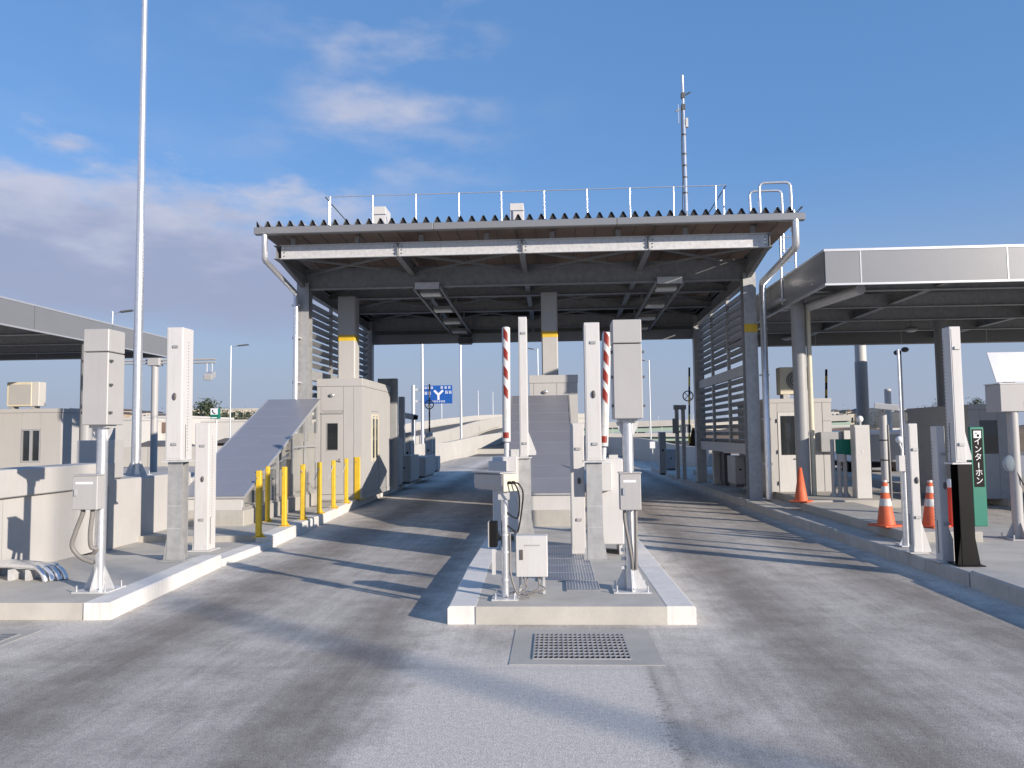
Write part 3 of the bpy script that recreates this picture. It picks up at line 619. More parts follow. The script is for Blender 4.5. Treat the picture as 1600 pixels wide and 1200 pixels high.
def barrier(label, base, cab_w, cab_d, cab_h, arm_px0, arm_px1, y_arm, armr=.064):
    t = thing('lane_barrier', label, 'barrier', base); bx = Vector(base)
    c = MB().box(-cab_w/2, cab_w/2, -cab_d/2, cab_d/2, .14, cab_h).build('cabinet', 'white_paint', t, bevel=.012)
    for s in (-1, 1): MB().box(s*cab_w*.38-.02, s*cab_w*.38+.02, -cab_d*.4, cab_d*.4, 0, .139).build('foot', 'galv', t)
    MB().box(-cab_w/2-.05, cab_w/2-.16, -cab_d/2-.14, -cab_d/2-.002, cab_h-.42, cab_h-.06).build('hinge_box', 'white_paint', c, bevel=.008)
    a = P(*arm_px0, y_arm)-bx; b = P(*arm_px1, y_arm)-bx
    d = (b-a).normalized()
    MB().tube([a-d*.35, a-d*.02], .042, 10).build('pivot', 'galv', t); MB().box(a.x-.09, a.x+.09, a.y-.07, a.y+.07, a.z-.33, a.z-.27).build('pivot_flange', 'galv', t)
    MB().box(a.x-.065, a.x+.065, a.y-.06, a.y+.06, cab_h-.01, a.z-.30).build('pivot_pedestal', 'galv', t)
    MB().box(a.x+.07, a.x+.19, a.y-.05, a.y+.05, a.z-.27, a.z-.12).build('drive_box', 'offwhite', t)
    arm = MB().tube([a, b-d*.02, b-d*.006, b], [armr, armr, armr*.9, armr*.6], 20).build('arm', 'white_paint', t)
    ln = (b-a).length
    x = d.cross(Vector((0, 1, 0))).normalized()
    yv = d.cross(x).normalized()
    if yv.y > 0: yv = -yv
    def mark(z0, dz, slant, m, w0=-48, w1=62, face=1):
        q = MB(); vs = []; k = 8
        for j in range(k+1):
            th = R(w0+(w1-w0)*j/k); dirv = (x*math.sin(th) + yv*face*math.cos(th))*(armr+.0025); s = slant*j/k
            vs += [a+d*(z0+s)+dirv, a+d*(z0+s+dz)+dirv]
        q._add(vs, [(2*j, 2*j+1, 2*j+3, 2*j+2) for j in range(k)]); q.build('red_stripe', m, arm)
    for f in (.135, .30, .465, .63) if False else (.36, .525, .69, .855):
        for fc in (1, -1): mark(ln*f, .15, .10, 'red_mark', -34, 36, fc)
    mark(ln*.03, .09, 0, 'red_mark', -40, 50); mark(ln*.17, .20, 0, 'reflective', -30, 40)
    return t

Z = .17
# ---- left island
b = G(155, 922, Z)
signal_post('grey lane signal box on a pole with looping brown conduits by the left wall', (b.x, b.y, Z), 1.78, 2.82, .142, .16, (-.20, .075, .88, 1.24))
b = G(272, 876, Z)
tall_sensor('tall white vehicle sensor on a grey post in front of the left wall', (b.x, b.y+.08, Z), 1.31, 3.12, .225, .30, 'galv_dull', 1, knob=True)
b = G(317, 860, .10)
short_sensor('short white vehicle sensor behind the post of the tall left sensor', (b.x, b.y+.05, .10), 1.92, .22, .26, 1, .02)
# bent conduits lying on the slab
t = thing('conduit_bundle', 'bundle of bent galvanised conduits lying on the left island slab', 'conduits', G(45, 902, Z)); o = t.location
for k in range(4):
    e = G(104-k*11, 905+k*1.2, Z); s = G(-40, 893+k*3, Z); s.z = e.z = Z
    m1 = s.lerp(e, .80); MB(o).tube([s+Vector((0, 0, .155)), m1+Vector((0, 0, .155)), s.lerp(e, .90)+Vector((0, 0, .135)), s.lerp(e, .97)+Vector((0, 0, .075)), e+Vector((0, 0, .0))], .030, 10, smooth=4).build('pipe', 'galv_pipe', t)
for px in (20, 47): c = G(px, 906, Z); MB(o).box(c.x-.02, c.x+.02, c.y-.06, c.y+.14, Z, Z+.125).build('support', 'galv', t)

# yellow bollards along the booth kerb, joined by chains
bol = []
def bollard(base, h, wd, lab):
    t = thing('bollard', lab, 'bollard', base, group='yellow bollards beside the booth stair')
    MB().box(-wd/2, wd/2, -wd/2, wd/2, .008, h).build('post', 'yellow', t, bevel=.012); MB().box(-wd*.9, wd*1.3, -wd*.8, wd*.8, 0, .009).build('foot_plate', 'yellow', t)
    MB().prism([(wd/2, -.004, .01), (wd*1.2, -.004, .01), (wd/2, -.004, .09)], (0, .008, 0)).build('gusset', 'yellow', t)
    MB().tube([(0, 0, h-.12), (0, -wd*.75, h-.12)], .008, 6).build('chain_eye', 'galv', t); return t
labs = ['yellow bollard at the stepped front end of the booth kerb', 'second yellow bollard from the stepped kerb end', 'third yellow bollard from the stepped kerb end', 'fourth yellow bollard from the stepped kerb end',
        'fifth yellow bollard, standing before the booth door', 'slim yellow bollard next to the thick one at the booth corner', 'thick yellow bollard at the booth corner']
front = [(404, 839), (444, 822), (473, 812), (499, 802), (521, 794), (541, 786), (559, 780)]
bp = []
for i, (px, py) in enumerate(front):
    b = G(px, py, .20); bp.append(b); bollard(b, 1.06, .085 if i < 6 else .15, labs[i])
for i, (px, py) in enumerate(((418, 793), (459, 780))):
    b = P(px, py, 14.4+i*2.6); b.z = .2; bollard(b, 1.04, .075, ('yellow bollard seen through the clear stair side near its foot', 'yellow bollard seen through the clear stair side near its head')[i])
ch = thing('barrier_chain', 'thin chain sagging between the yellow bollards', 'chain', bp[2]); o = ch.location
for a, b in list(zip(bp, bp[1:]))[2:5]:
    q = MB(o); pts = []
    for i in range(9):
        f = i/8; p = a.lerp(b, f); pts.append(Vector((p.x, p.y-.07, .2+.93-.28*(1-(2*f-1)**2))))
    q.tube(pts, .008, 5).build('chain', 'galv', ch)

# stair covers: sloping roof sheet, glazed sides, low front wall
def stair_cover(label, xl, xr, yf, yb, zf, zb, zi, near_glass):
    t = thing('stair_cover', label, 'stair cover', (xl, yf, zi)); o = t.location
    bz = zi+.36
    MB(o).box(xl-.06, xr+.06, yf-.05, yb-.02, zi-.02, bz-.05 if False else zi+.28).build('plinth', 'concrete', t, bevel=.012)
    k = 9
    for i in range(k):                           # lapped roof sheets
        f0, f1 = i/k, (i+1)/k
        a = Vector((0, yf+(yb-yf)*f0, zf+(zb-zf)*f0)); b = Vector((0, yf+(yb-yf)*f1+.03, zf+(zb-zf)*f1+.018)); up = Vector((0, -.012, .02+.003))
        MB(o).prism([(xl-.05, a.y, a.z), (xr+.05, a.y, a.z), (xr+.05, b.y, b.z), (xl-.05, b.y, b.z)], up).build('roof_sheet', 'cover_sheet', t)
    for i in range(1, k):
        f0 = i/k; MB(o).bar((xl-.05, yf+(yb-yf)*f0-.006, zf+(zb-zf)*f0+.026), (xr+.05, yf+(yb-yf)*f0-.006, zf+(zb-zf)*f0+.026), .02, .008).build('lap_strip', 'cover_sheet', t)
    for x in (xl-.055, xr+.055): MB(o).bar((x, yf, zf+.012), (x, yb, zb+.012), .03, .05).build('edge_flashing', 'aluminium', t)
    MB(o).box(xl, xr, yf-.012, yf+.03, zi+.281, zf-.035).build('front_panel', 'offwhite', t)
    MB(o).bar((xl-.06, yf-.02, zf-.01), (xr+.06, yf-.02, zf-.01), .05, .035).build('eaves_trim', 'aluminium', t)
    for x in (xl, xr):
        MB(o).bar((x, yf, zf-.03), (x, yb, zb-.03), .05, .05).build('verge_rail', 'aluminium', t)
        MB(o).box(x-.025, x+.025, yf+.06, yb-.05, zi+.281, zi+.33).build('bottom_rail', 'aluminium', t)
        n = 5
        for i in range(n+1):
            y = yf+.05+(yb-yf-.1)*i/n; zt = zf+(zb-zf)*(y-yf)/(yb-yf)-.06
            MB(o).box(x-.022, x+.022, y-.022, y+.022, zi+.331, zt).build('mullion', 'aluminium', t)
            if i < n:
                y2 = yf+.05+(yb-yf-.1)*(i+1)/n; zt2 = zf+(zb-zf)*(y2-yf)/(yb-yf)-.06
                MB(o).prism([(x-.003, y+.023, zi+.331), (x-.003, y2-.023, zi+.331), (x-.003, y2-.023, zt2-.02), (x-.003, y+.023, zt)], (.006, 0, 0)).build('side_pane', 'clear_sheet', t)
        y2 = yf+(yb-yf)*.62; MB(o).box(x-.018, x+.018, y2, yb-.1, zi+1.35, zi+1.39).build('transom', 'aluminium', t)
    MB(o).tube([(xl+.12, yf+.2, zi+.6), (xl+.12, yb-.1, zb-.9)], .02, 6).build('handrail', 'galv_pipe', t); MB(o).tube([(xr-.12, yf+.2, zi+.6), (xr-.12, yb-.1, zb-.9)], .02, 6).build('handrail', 'galv_pipe', t)
    for i in range(8): MB(o).box(xl+.05, xr-.05, yf+.45+i*.5, yf+.95+i*.5, zi+.285, zi+.285+.06+i*.19).build('stair_step', 'concrete', t)
    return t
stair_cover('sloping grey stair cover with clear glazed side behind the yellow bollards', -6.85, -5.68, 13.75, 18.22, .72, 2.66, .2, 1)
stair_cover('sloping grey stair cover on the middle island behind the sensors', -.93, .30, 13.7, 18.22, .74, 2.66, .17, 1)

# toll booths
def booth(label, x0, x1, y0, y1, z0, z1, door=True, win=True):
    t = thing('toll_booth', label, 'toll booth', (x0, y0, z0)); o = t.location
    MB(o).box(x0+.02, x1-.02, y0+.02, y1-.02, z0, z1-.02).build('core', 'panel', t)
    sf = [x0, x0+.10, x0+.68, x0+.68+(x1-x0-.68)*.55, x1] if door else [x0, x0+(x1-x0)*.33, x0+(x1-x0)*.66, x1]
    MB(o).box(x0-.012, x1+.012, y0-.012, y1+.012, z1-.20, z1).build('parapet_band', 'panel', t, bevel=.006)
    MB(o).box(x0-.01, x1+.01, y0-.01, y1+.01, z0, z0+.12).build('skirting', 'panel', t)
    for i, (a, b) in enumerate(zip(sf, sf[1:])):
        zb_ = z0+.125
        if door and i == 1: zb_ = z0+2.24
        MB(o).box(a+.004, b-.004, y0, y0+.019, zb_, z1-.205).build('wall_panel', 'panel', t)
    for xx, s in ((x1, 1), (x0, -1)):
        ys = [y0, y0+.35, y0+1.0, y0+1.9, y0+2.6, y1]
        for i, (a, b) in enumerate(zip(ys, ys[1:])):
            zb_ = z0+.125
            if win and s > 0 and i == 2: 
                MB(o).box(xx-.019, xx, a+.004, b-.004, z0+2.25, z1-.205).build('wall_panel', 'panel', t); continue
            MB(o).box(min(xx, xx-s*.019), max(xx, xx-s*.019), a+.004, b-.004, zb_, z1-.205).build('wall_panel', 'panel', t)
    MB(o).box(x0, x1, y1-.019, y1, z0+.125, z1-.205).build('wall_panel', 'panel', t)
    if door:
        a, b = sf[1], sf[2]
        d = MB(o).box(a+.01, b-.01, y0-.006, y0+.019, z0+.13, z0+2.15).build('door', 'panel', t, bevel=.003)
        MB(o).box(a-.0, b+.0, y0-.014, y0-.001, z0+2.16, z0+2.20).build('door_head', 'galv_dull', t)
        MB(o).box(a+.17, b-.14, y0-.0115, y0-.0065, z0+1.25, z0+1.92).build('window', 'window_dark', d)
        f = MB(o)
        for r in ((a+.15, b-.12, z0+1.23, z0+1.249), (a+.15, b-.12, z0+1.921, z0+1.94), (a+.15, a+.169, z0+1.249, z0+1.921), (b-.139, b-.12, z0+1.249, z0+1.921)): f.box(r[0], r[1], y0-.016, y0-.0065, r[2], r[3])
        f.build('window_frame', 'lightgrey', d)
        MB(o).box(b-.22, b-.06, y0-.05, y0-.03, z0+.97, z0+.99).build('handle', 'galv_pipe', d); MB(o).box(b-.09, b-.05, y0-.0305, y0-.0065, z0+.94, z0+1.03).build('handle_rose', 'galv_pipe', d)
    if win:
        a, b = y0+1.004, y0+1.896
        wn = MB(o).box(x1-.03, x1-.012, a, b, z0+.13, z0+2.24).build('service_door', 'panel', t)
        MB(o).box(x1-.0119, x1-.006, a+.12, a+.4, z0+1.0, z0+2.05).build('pane', 'window_dark', wn); MB(o).box(x1-.0119, x1-.006, a+.48, b-.12, z0+1.0, z0+2.05).build('pane', 'window_dark', wn)
        f = MB(o)
        for yy in (a+.06, a+.42, b-.1): f.box(x1-.0119, x1+.012, yy, yy+.05, z0+.9, z0+2.12)
        f.box(x1-.0119, x1+.010, a+.06, b-.05, z0+2.1205, z0+2.17); f.build('sash', 'beige', wn)
    MB(o).sphere((x0+.40, y0-.03, z1-.42), .062, (1.1, .8, .75)).build('camera_dome', 'galv_pipe', t)
    return t
booth('grey panelled toll booth beside the yellow bollards', -6.02, -4.86, 19.25, 22.6, .20, 3.26)
booth('grey panelled toll booth on the middle island behind the stair cover', -.60, .60, 19.25, 22.6, .17, 3.26)
def booth_column(label, x, y, z0, z1, w_, band):
    t = thing('canopy_column', label, 'column', (x, y, z0))
    MB().box(-w_/2, w_/2, -w_/2, w_/2, 0, z1-z0).build('shaft', 'panel', t, bevel=.03); MB().box(-w_/2-.02, w_/2+.02, -w_/2-.02, w_/2+.02, 0, .035).build('collar', 'panel', t)
    q = MB()
    c = w_/2+.002
    q.box(-c, c, -c, c, band[0]-z0, band[1]-z0); q.build('yellow_band', 'yellow', t, bevel=.03)
booth_column('square column with a yellow band rising from the booth by the bollards', -5.37, 19.85, 3.26, 5.46, .46, (4.24, 4.45)); booth_column('square column with a yellow band rising from the middle booth', -.08, 19.85, 3.26, 5.46, .42, (4.24, 4.45))

# ---- middle island equipment
b = G(986, 922, Z)
signal_post('grey lane signal box on a pole on the middle island', (b.x, b.y, Z), 1.77, 2.80, .15, .16, (-.11, .105, .84, 1.21), conduit='right')
b = G(931, 876, Z)
tall_sensor('tall white vehicle sensor on a flanged steel post on the middle island', (b.x, b.y+.09, Z), 1.25, 3.06, .20, .26, 'galv_dull', 1)
b = P(904, 868, 10.6); b.z = Z
short_sensor('short white vehicle sensor beside the flanged post on the middle island', b, 1.76, .19, .28, -1, .0)
b = G(821, 838, Z)
ts = tall_sensor('slender tall white vehicle sensor behind the camera on the middle island', (b.x, b.y, Z), 1.24, 3.50, .135, .26, 'galv_dull', -1, taper=.12, knob=False)
bb = G(955, 868, Z)
barrier('raised red and white lane barrier next to the grey signal box', (bb.x, bb.y+.32, Z), .36, .60, 1.28, (943, 697), (948, 519), bb.y+.2)
bb = G(790, 846, Z)
barrier('raised red and white lane barrier behind the roadside camera', (bb.x, bb.y+.3, Z), .38, .60, 1.28, (791.5, 690), (790.5, 511), bb.y+.2)
# roadside camera on its pole
b = G(790, 935, Z); t = thing('roadside_camera', 'long roadside camera in a weather housing on a galvanised pole', 'camera', (b.x, b.y, Z))
zc_ = P(790, 753, b.y).z-Z; zp = P(790, 777, b.y).z-Z
MB().tube([(0, 0, .02), (0, 0, zp)], .036, 14).build('pole', 'galv_pipe', t); MB().box(-.13, .13, -.13, .13, 0, .016).build('base_plate', 'galv', t)
for a in range(4):
    c, s = math.cos(a*math.pi/2+.78), math.sin(a*math.pi/2+.78); MB().tube([(c*.13, s*.13, 0), (c*.13, s*.13, .07)], .009, 6).build('anchor_bolt', 'galv_pipe', t)
hd = Matrix.Rotation(R(-47), 4, 'Z')
def H_(pts): return [hd @ Vector(p)+Vector((-.02, 0, zc_)) for p in pts]
body = MB()
prof = [(-.085, -.085), (.085, -.085), (.098, -.02), (.098, .085), (-.098, .085), (-.098, -.02)]
# housing axis runs along local -X (front) .. +X (rear plate)
f = [(-.36, y*.9, z*.9) for y, z in prof]; r_ = [(.12, y, z) for y, z in prof]
vs = H_(f)+H_(r_); body._add(vs, [(5, 4, 3, 2, 1, 0), (6, 7, 8, 9, 10, 11)]+[(i, (i+1) % 6, (i+1) % 6+6, i+6) for i in range(6)]); hsg = body.build('housing', 'lightgrey', t, bevel=.008)
MB().prism(H_([(-.39, -.108, .088), (.10, -.108, .088), (.10, .108, .088), (-.39, .108, .088)]), (0, 0, .012)).build('sun_shield', 'lightgrey', hsg)
rp = MB(); rp.prism(H_([(.1205, -.09, -.085), (.1205, .09, -.085), (.1205, .09, .082), (.1205, -.09, .082)]), hd @ Vector((.012, 0, 0))); rp.build('rear_plate', 'beige', hsg)
for y in (-.03, .02): e = H_([(.132, y, .0), (.165, y, 0)]); MB().tube(e, .015, 8).build('cable_gland', 'black', hsg)
MB().box(-.06, .05, -.05, .05, zp-.02, zc_-.084).build('tilt_bracket', 'galv', t)
e0 = H_([(.165, -.03, 0), (.165, .02, 0)])
for e, zz_ in zip(e0, (zp-.15, zp-.28)):
    MB().tube([e, e+Vector((.05, -.03, -.02)), e+Vector((.085, -.01, -.13)), Vector((.14, -.03, zz_-.03)), Vector((.10, -.03, zz_-.05)), Vector((.03, -.02, zz_))], .0085, 7, smooth=5).build('cable', 'cable', t)
MB().box(-.155, -.075, -.03, .09, zp-.49, zp-.24).build('receiver_box', 'black', t, bevel=.006); MB().box(-.165, -.155, -.045, .1, zp-.49, zp-.24).build('receiver_shade', 'lightgrey', t)
MB().box(-.13, -.095, -.03, .01, zp-.76, zp-.51).build('terminal_strip', 'white_paint', t)
for z in (.18, .45, .62, .80): MB().tube([(0, 0, z), (0, 0, z+.015)], .040, 10).build('band_clip', 'galv', t)
MB().tube([(.05, -.01, zp-.35), (.052, -.01, .4), (.055, -.02, .25), (.12, -.05, .06), (.24, -.06, .02)], .011, 6, smooth=5).build('flex_conduit', 'conduit', t)
# white electrical cabinet on thin legs
a = P(806, 902, b.y+.12); c = P(855, 837, b.y+.12); ct = thing('electrical_cabinet', 'small white electrical cabinet beside the camera pole', 'cabinet', ((a.x+c.x)/2, b.y+.12, Z)); hw = (c.x-a.x)/2; z0, z1 = a.z-Z, c.z-Z
q = MB().box(-hw, hw, 0, .16, z0, z1).build('casing', 'white_paint', ct, bevel=.006); MB().box(-hw+.004, hw-.004, -.014, -.001, z0+.005, z1-.005).build('door', 'white_paint', ct, bevel=.004)
MB().box(-hw+.045, -hw+.075, -.022, -.0145, (z0+z1)/2-.03, (z0+z1)/2+.07).build('handle', 'insulator', ct)
for k in range(9): MB().box(-.075+k*.018, -.075+k*.018+.013, -.0152, -.0142, z1-.102, z1-.088).build('name_lettering', 'midgrey', ct)
for s in (-1, 1): MB().box(s*(hw-.04)-.012, s*(hw-.04)+.012, .09, .115, 0, z0).build('leg', 'galv', ct)
for k, x in enumerate((-.09, -.04, .05, .09)): MB().tube([(x, .06, z0), (x+.02*(-1)**k, .04, z0-.07), (x-.05+.03*k, .0, z0-.12), (x-.13, -.02, .015)], .008, 6, smooth=5).build('cable', 'conduit', ct)
# ---- right island equipment
b = G(1512, 884, Z)
tall_sensor('tall white vehicle sensor on a black post beside the green intercom sign', (b.x-.02, b.y+.08, Z), 1.20, 2.86, .13, .18, 'blackpost', -1, taper=.07, knob=False, pw=.08, px_=.04)
s_ = bpy.data.objects.get('vehicle_sensor')
b = G(1471, 878, Z); short_sensor('short white vehicle sensor right beside the black sensor post', (b.x+.05, b.y+.05, Z), 1.66, .10, .15, -1, .12)
b = G(1428, 864, Z); short_sensor('short white vehicle sensor between the slim pole and another short sensor', (b.x+.05, b.y+.05, Z), 1.70, .115, .14, -1, .11)
for (px, py, zz_) in ((1556-34, 566, 0),): pass
# slim pole with a fitting
b = G(1411, 853, Z); t = thing('sensor_pole', 'slim pale green-grey pole with a small box on the right kerb', 'pole', (b.x+.05, b.y, Z)); h = P(1405, 656, b.y).z-Z
MB().tube([(0, 0, 0), (0, 0, h-.6)], .045, 12).build('pole', 'galv_pipe', t); MB().tube([(0, 0, h-.6), (0, 0, h+1.0)], .018, 8).build('upper_rod', 'galv_pipe', t)
MB().box(-.10, .05, -.1, .0, h-.72, h-.50).build('junction_box', 'white_paint', t, bevel=.006); MB().sphere((-.06, -.05, h-.28), .05).build('lamp', 'sign_white', t); MB().tube([(-.06, -.05, h-.33), (-.03, -.05, h-.42), (-.03, -.04, h-.5)], .015, 8).build('elbow', 'white_paint', t)
MB().box(-.11, .11, -.11, .11, 0, .015).build('base_plate', 'galv', t)
for s in (-1, 1): MB().prism([(s*.04, -.005, .015), (s*.10, -.005, .015), (s*.04, -.005, .14)], (0, .01, 0)).build('gusset', 'galv_pipe', t)
# traffic cones
def cone(label, base, h, striped, m):
    t = thing('traffic_cone', label, 'traffic cone', base, random.uniform(0, 1), group='orange traffic cones')
    r0, r1 = h*.19, h*.045
    MB().box(-h*.27, h*.27, -h*.27, h*.27, 0, .03).build('base', m, t, bevel=.01)
    MB().lathe([(r0, .028), (r0*.97, .05), (r1, h), (r1*.8, h)], n=20).build('body', m, t)
    def band(f0, f1, mm):
        ra = r0*.97+(r1-r0*.97)*f0+.002; rb = r0*.97+(r1-r0*.97)*f1+.002; zz0, zz1 = .05+(h-.05)*f0, .05+(h-.05)*f1
        q = MB(); n = 20; vs = []
        for r, z in ((ra, zz0), (rb, zz1)):
            for j in range(n): a = 2*math.pi*j/n; vs.append((r*math.cos(a), r*math.sin(a), z))
        q._add(vs, [(j, (j+1) % n, n+(j+1) % n, n+j) for j in range(n)], True); q.build('reflective_band', mm, t)
    if striped: band(.40, .57, 'reflective'); band(.71, .86, 'reflective'); band(.95, .999, 'reflective')
b = G(1385, 822, .32); cone('orange cone with two white bands on the raised concrete strip by the slim pole', b, .70, True, 'orange')
b = G(1456, 823, .32); cone('orange cone with white bands half hidden by the short sensors', b, .70, True, 'orange')
b = G(1252, 784, .33); cone('plain orange cone before the booth with the white door', b, .70, False, 'orange')
b = G(1490, 838, Z); t = thing('delineator_post', 'plain red delineator post with a pale cap beside the black sensor post', 'post', b, group=None)
MB().lathe([(.12, 0), (.12, .03), (.085, .05), (.06, .78), (.06, .80)], n=16).build('body', 'redorange', t); MB().lathe([(.062, .70), (.060, .84), (.045, .86)], n=16).build('cap', 'sign_white', t)
# intercom sign
b = G(1532, 822, Z); top = P(1528, 667, b.y).z-Z; t = thing('intercom_sign', 'upright green sign panel lettered in white on black beside the black post', 'sign', (b.x, b.y, Z), R(6))
MB().box(-.118, .118, -.03, .03, 0, top).build('panel', 'green_sign', t, bevel=.008)
zb_ = top-.16-.86
MB().box(-.088, .088, -.034, -.0305, top-1.00, top-.04).build('black_strip', 'black', t); MB().box(-.065, .065, -.037, -.0342, top-.185, top-.065).build('icon_plate', 'sign_white', t, bevel=.001)
MB().sphere((.012, -.038, top-.145), .024, (1, .1, 1)).build('icon_dot', 'black', t); MB().sphere((-.02, -.038, top-.105), .014, (1.3, .1, .8)).build('icon_mark', 'black', t)
for i, ch_ in enumerate('インター' 'ホン'):
    if ch_ == 'ー': MB().box(-.008, .008, -.036, -.0342, top-.25-i*.13-.045, top-.25-i*.13+.045).build('letter', 'sign_white', t)
    else: text('letter', ch_, .135, 'sign_white', t, (0, -.0352, top-.25-i*.13), (R(90), 0, 0), .001)
# sign box on its pole at the right edge
b = G(1592, 842, Z); t = thing('display_box', 'wide grey lane display with a tilted metal sunshade on a pole', 'signal', (b.x, b.y, Z)); y = b.y
def zz2(py): return P(1590, py, y).z-Z
MB().tube([(0, 0, 0), (0, 0, zz2(642))], .075, 14).build('pole', 'lightgrey', t); gusset_base(t, .07, 'lightgrey')
x0 = P(1557, 620, y).x-b.x; z0, z1 = zz2(643), zz2(600)
q = MB().box(x0, x0+1.15, -.1, .30, z0, z1).build('display_case', 'lightgrey', t, bevel=.006); MB().box(x0+.34, x0+.9, -.108, -.1005, z0+.02, z0+.15).build('access_hatch', 'midgrey', q); MB().box(x0-.01, x0+1.16, -.11, .31, z1+.001, z1+.015).build('lid', 'aluminium', q)
MB().prism([(x0-.02, -.06, z1+.03), (x0+1.15, -.06, z1+.03), (x0+1.15, .10, zz2(549)), (x0-.05, .10, zz2(549))], (0, .02, .008)).build('sunshade', 'aluminium', t)
for x in (x0+.1, x0+.5, x0+1.0): MB().box(x, x+.16, -.04, .0, z1+.0151, z1+.05).build('hinge', 'darkgrey', t)
MB().sphere((-.06, -.02, zz2(724)), .13, (1, .35, 1), 14).build('round_cover', 'tint_disc', t)
MB().tube([(-.02, -.06, zz2(735)), (.05, -.09, zz2(755)), (.09, -.08, zz2(760))], .01, 6).build('cable', 'cable', t)
# white cabinet pillar, green board, camera pole
b = G(1351, 790, Z); t = thing('equipment_pillar', 'tall plain white equipment pillar between the green board and a cone', 'cabinet', (b.x, b.y+.15, Z)); h = P(1347, 664, b.y).z-Z; hw = .5*23*b.y/1200
MB().box(-hw, hw, -.17, .07, 0, h).build('casing', 'offwhite', t, bevel=.01); MB().box(-hw+.02, hw-.02, -.176, -.169, h*.62, h-.04).build('upper_door', 'offwhite', t); MB().box(-hw+.02, hw-.02, -.176, -.169, .06, h*.61).build('lower_door', 'offwhite', t)
MB().sphere((.03, 0, h+.13), .075).build('beacon', 'sign_white', t); MB().tube([(.03, 0, h-.005), (.03, 0, h+.08)], .03, 8).build('stem', 'lightgrey', t); MB().box(-.03, .02, -.182, -.1765, h*.66, h*.68).build('latch', 'galv', t)
b = G(1315, 776, .33); t = thing('green_board', 'small blank green board on pale posts by the booth', 'sign', (b.x, b.y, .33)); y = b.y
a = P(1305, 711, y); c = P(1331, 686, y)
MB().prism([(a.x-b.x, -.06, a.z-.33+.03), (c.x-b.x, -.06, a.z-.33-.01), (c.x-b.x, -.06, c.z-.33), (a.x-b.x, -.06, c.z-.33)], (0, .025, 0)).build('board', 'green_sign', t)
for px in (1303, 1313, 1322): p = P(px, 770, y); MB().tube([(p.x-b.x, 0, 0), (p.x-b.x, 0, c.z-.33)], .042, 10).build('post', 'lightgrey', t); MB().lathe([(.10, 0), (.10, .015), (.05, .09), (.045, .1)], (p.x-b.x, 0, 0), 10).build('foot', 'lightgrey', t)
p = P(1313, 715, y); MB().box(p.x-b.x-.06, p.x-b.x+.06, -.09, -.045, a.z-.33-.15, a.z-.33+.02).build('switch_box', 'offwhite', t)
b = G(1396, 800, Z); t = thing('camera_pole', 'thick pale pole with a white camera and strapped cable behind the striped cone', 'camera', (b.x, b.y+.3, Z)); h = P(1393, 640, b.y).z-Z
MB().tube([(0, 0, 0), (0, 0, h-.02)], .075, 14).build('pole', 'lightgrey', t); MB().tube([(.07, -.07, .2), (.075, -.07, .5), (.07, -.05, h-.3)], .022, 8).build('cable', 'conduit', t)
for z in (.55, 1.0, 1.4): MB().tube([(0, 0, z), (0, 0, z+.02)], .085, 12).build('strap', 'black', t)
MB().bar((-.18, -.05, h+.09), (.24, -.22, h+.03), .13, .12).build('camera_housing', 'white_paint', t, bevel=.01); MB().bar((.235, -.218, h+.031), (.25, -.225, h+.029), .08, .07).build('lens', 'black', t); MB().tube([(0, 0, h-.05), (0, -.05, h+.04)], .03, 8).build('bracket', 'lightgrey', t)
# right booth with white glazed door and outdoor unit
bz = .33; a = P(1196, 770, 18.9); c = P(1298, 622, 18.9); x0, x1, y0, y1, z1 = a.x+.03, c.x, 18.9, 21.6, c.z
t = thing('side_booth', 'low pale booth with a white glazed door under the side canopy', 'booth', (x0, y0, bz)); o = t.location
MB(o).box(x0+.01, x1-.01, y0+.02, y1, bz, z1-.02).build('core', 'panel', t); MB(o).box(x0-.01, x1+.01, y0-.012, y1+.01, z1-.10, z1).build('parapet_band', 'panel', t, bevel=.005)
d0, d1 = P(1216, 700, y0).x, P(1250, 700, y0).x; dz0, dz1 = P(1230, 771, y0).z, P(1230, 644, y0).z
for xa, xb, za, zb_ in ((x0, d0, bz, z1-.104), (d0, d1, dz1+.004, z1-.104), (d1, d1+.55, bz, z1-.104), (d1+.558, x1, bz, z1-.55), (d1+.558, x1, z1-.542, z1-.104)): MB(o).box(xa+.003, xb-.003, y0, y0+.019, za, zb_).build('wall_panel', 'panel', t)
d = MB(o).box(d0+.004, d1-.004, y0-.012, y0+.018, dz0, dz1-.002).build('door', 'white_paint', t, bevel=.004)
MB(o).box(d0+.07, d1-.07, y0-.016, y0-.0125, dz0+.92, dz1-.09).build('window', 'window_dark', d); MB(o).box(d1-.13, d1-.03, y0-.05, y0-.034, dz0+.82, dz0+.845).build('handle', 'galv_pipe', d); MB(o).box(d1-.06, d1-.04, y0-.034, y0-.013, dz0+.80, dz0+.87).build('handle_rose', 'galv_pipe', d)
for z in (.2, .95, 1.7): MB(o).box(d0-.02, d0+.003, y0-.03, y0-.001, dz0+z, dz0+z+.09).build('hinge', 'darkgrey', d)
MB(o).box(d1+.45, d1+.95, y0-.16, y0-.001, bz+.95, bz+1.42).build('meter_box', 'midgrey', t, bevel=.006); MB(o).box(d1+.96, d1+1.16, y0-.24, y0-.001, bz+1.0, bz+1.45).build('intercom_box', 'offwhite', t, bevel=.006)
MB(o).box(x0-.06, x0+.10, y0-.10, y0-.001, bz+.55, bz+.95).build('letter_box', 'midgrey', t, bevel=.01)
a = P(1216, 611, 19.4); c = P(1262, 574, 19.4); t = thing('outdoor_unit', 'beige air conditioner with round fan grille on the low pale booth', 'air conditioner', ((a.x+c.x)/2, 19.4, z1)); hw = (c.x-a.x)/2; h = c.z-z1
q = MB().box(-hw, hw, -.16, .16, .12, h).build('casing', 'beige', t, bevel=.012)
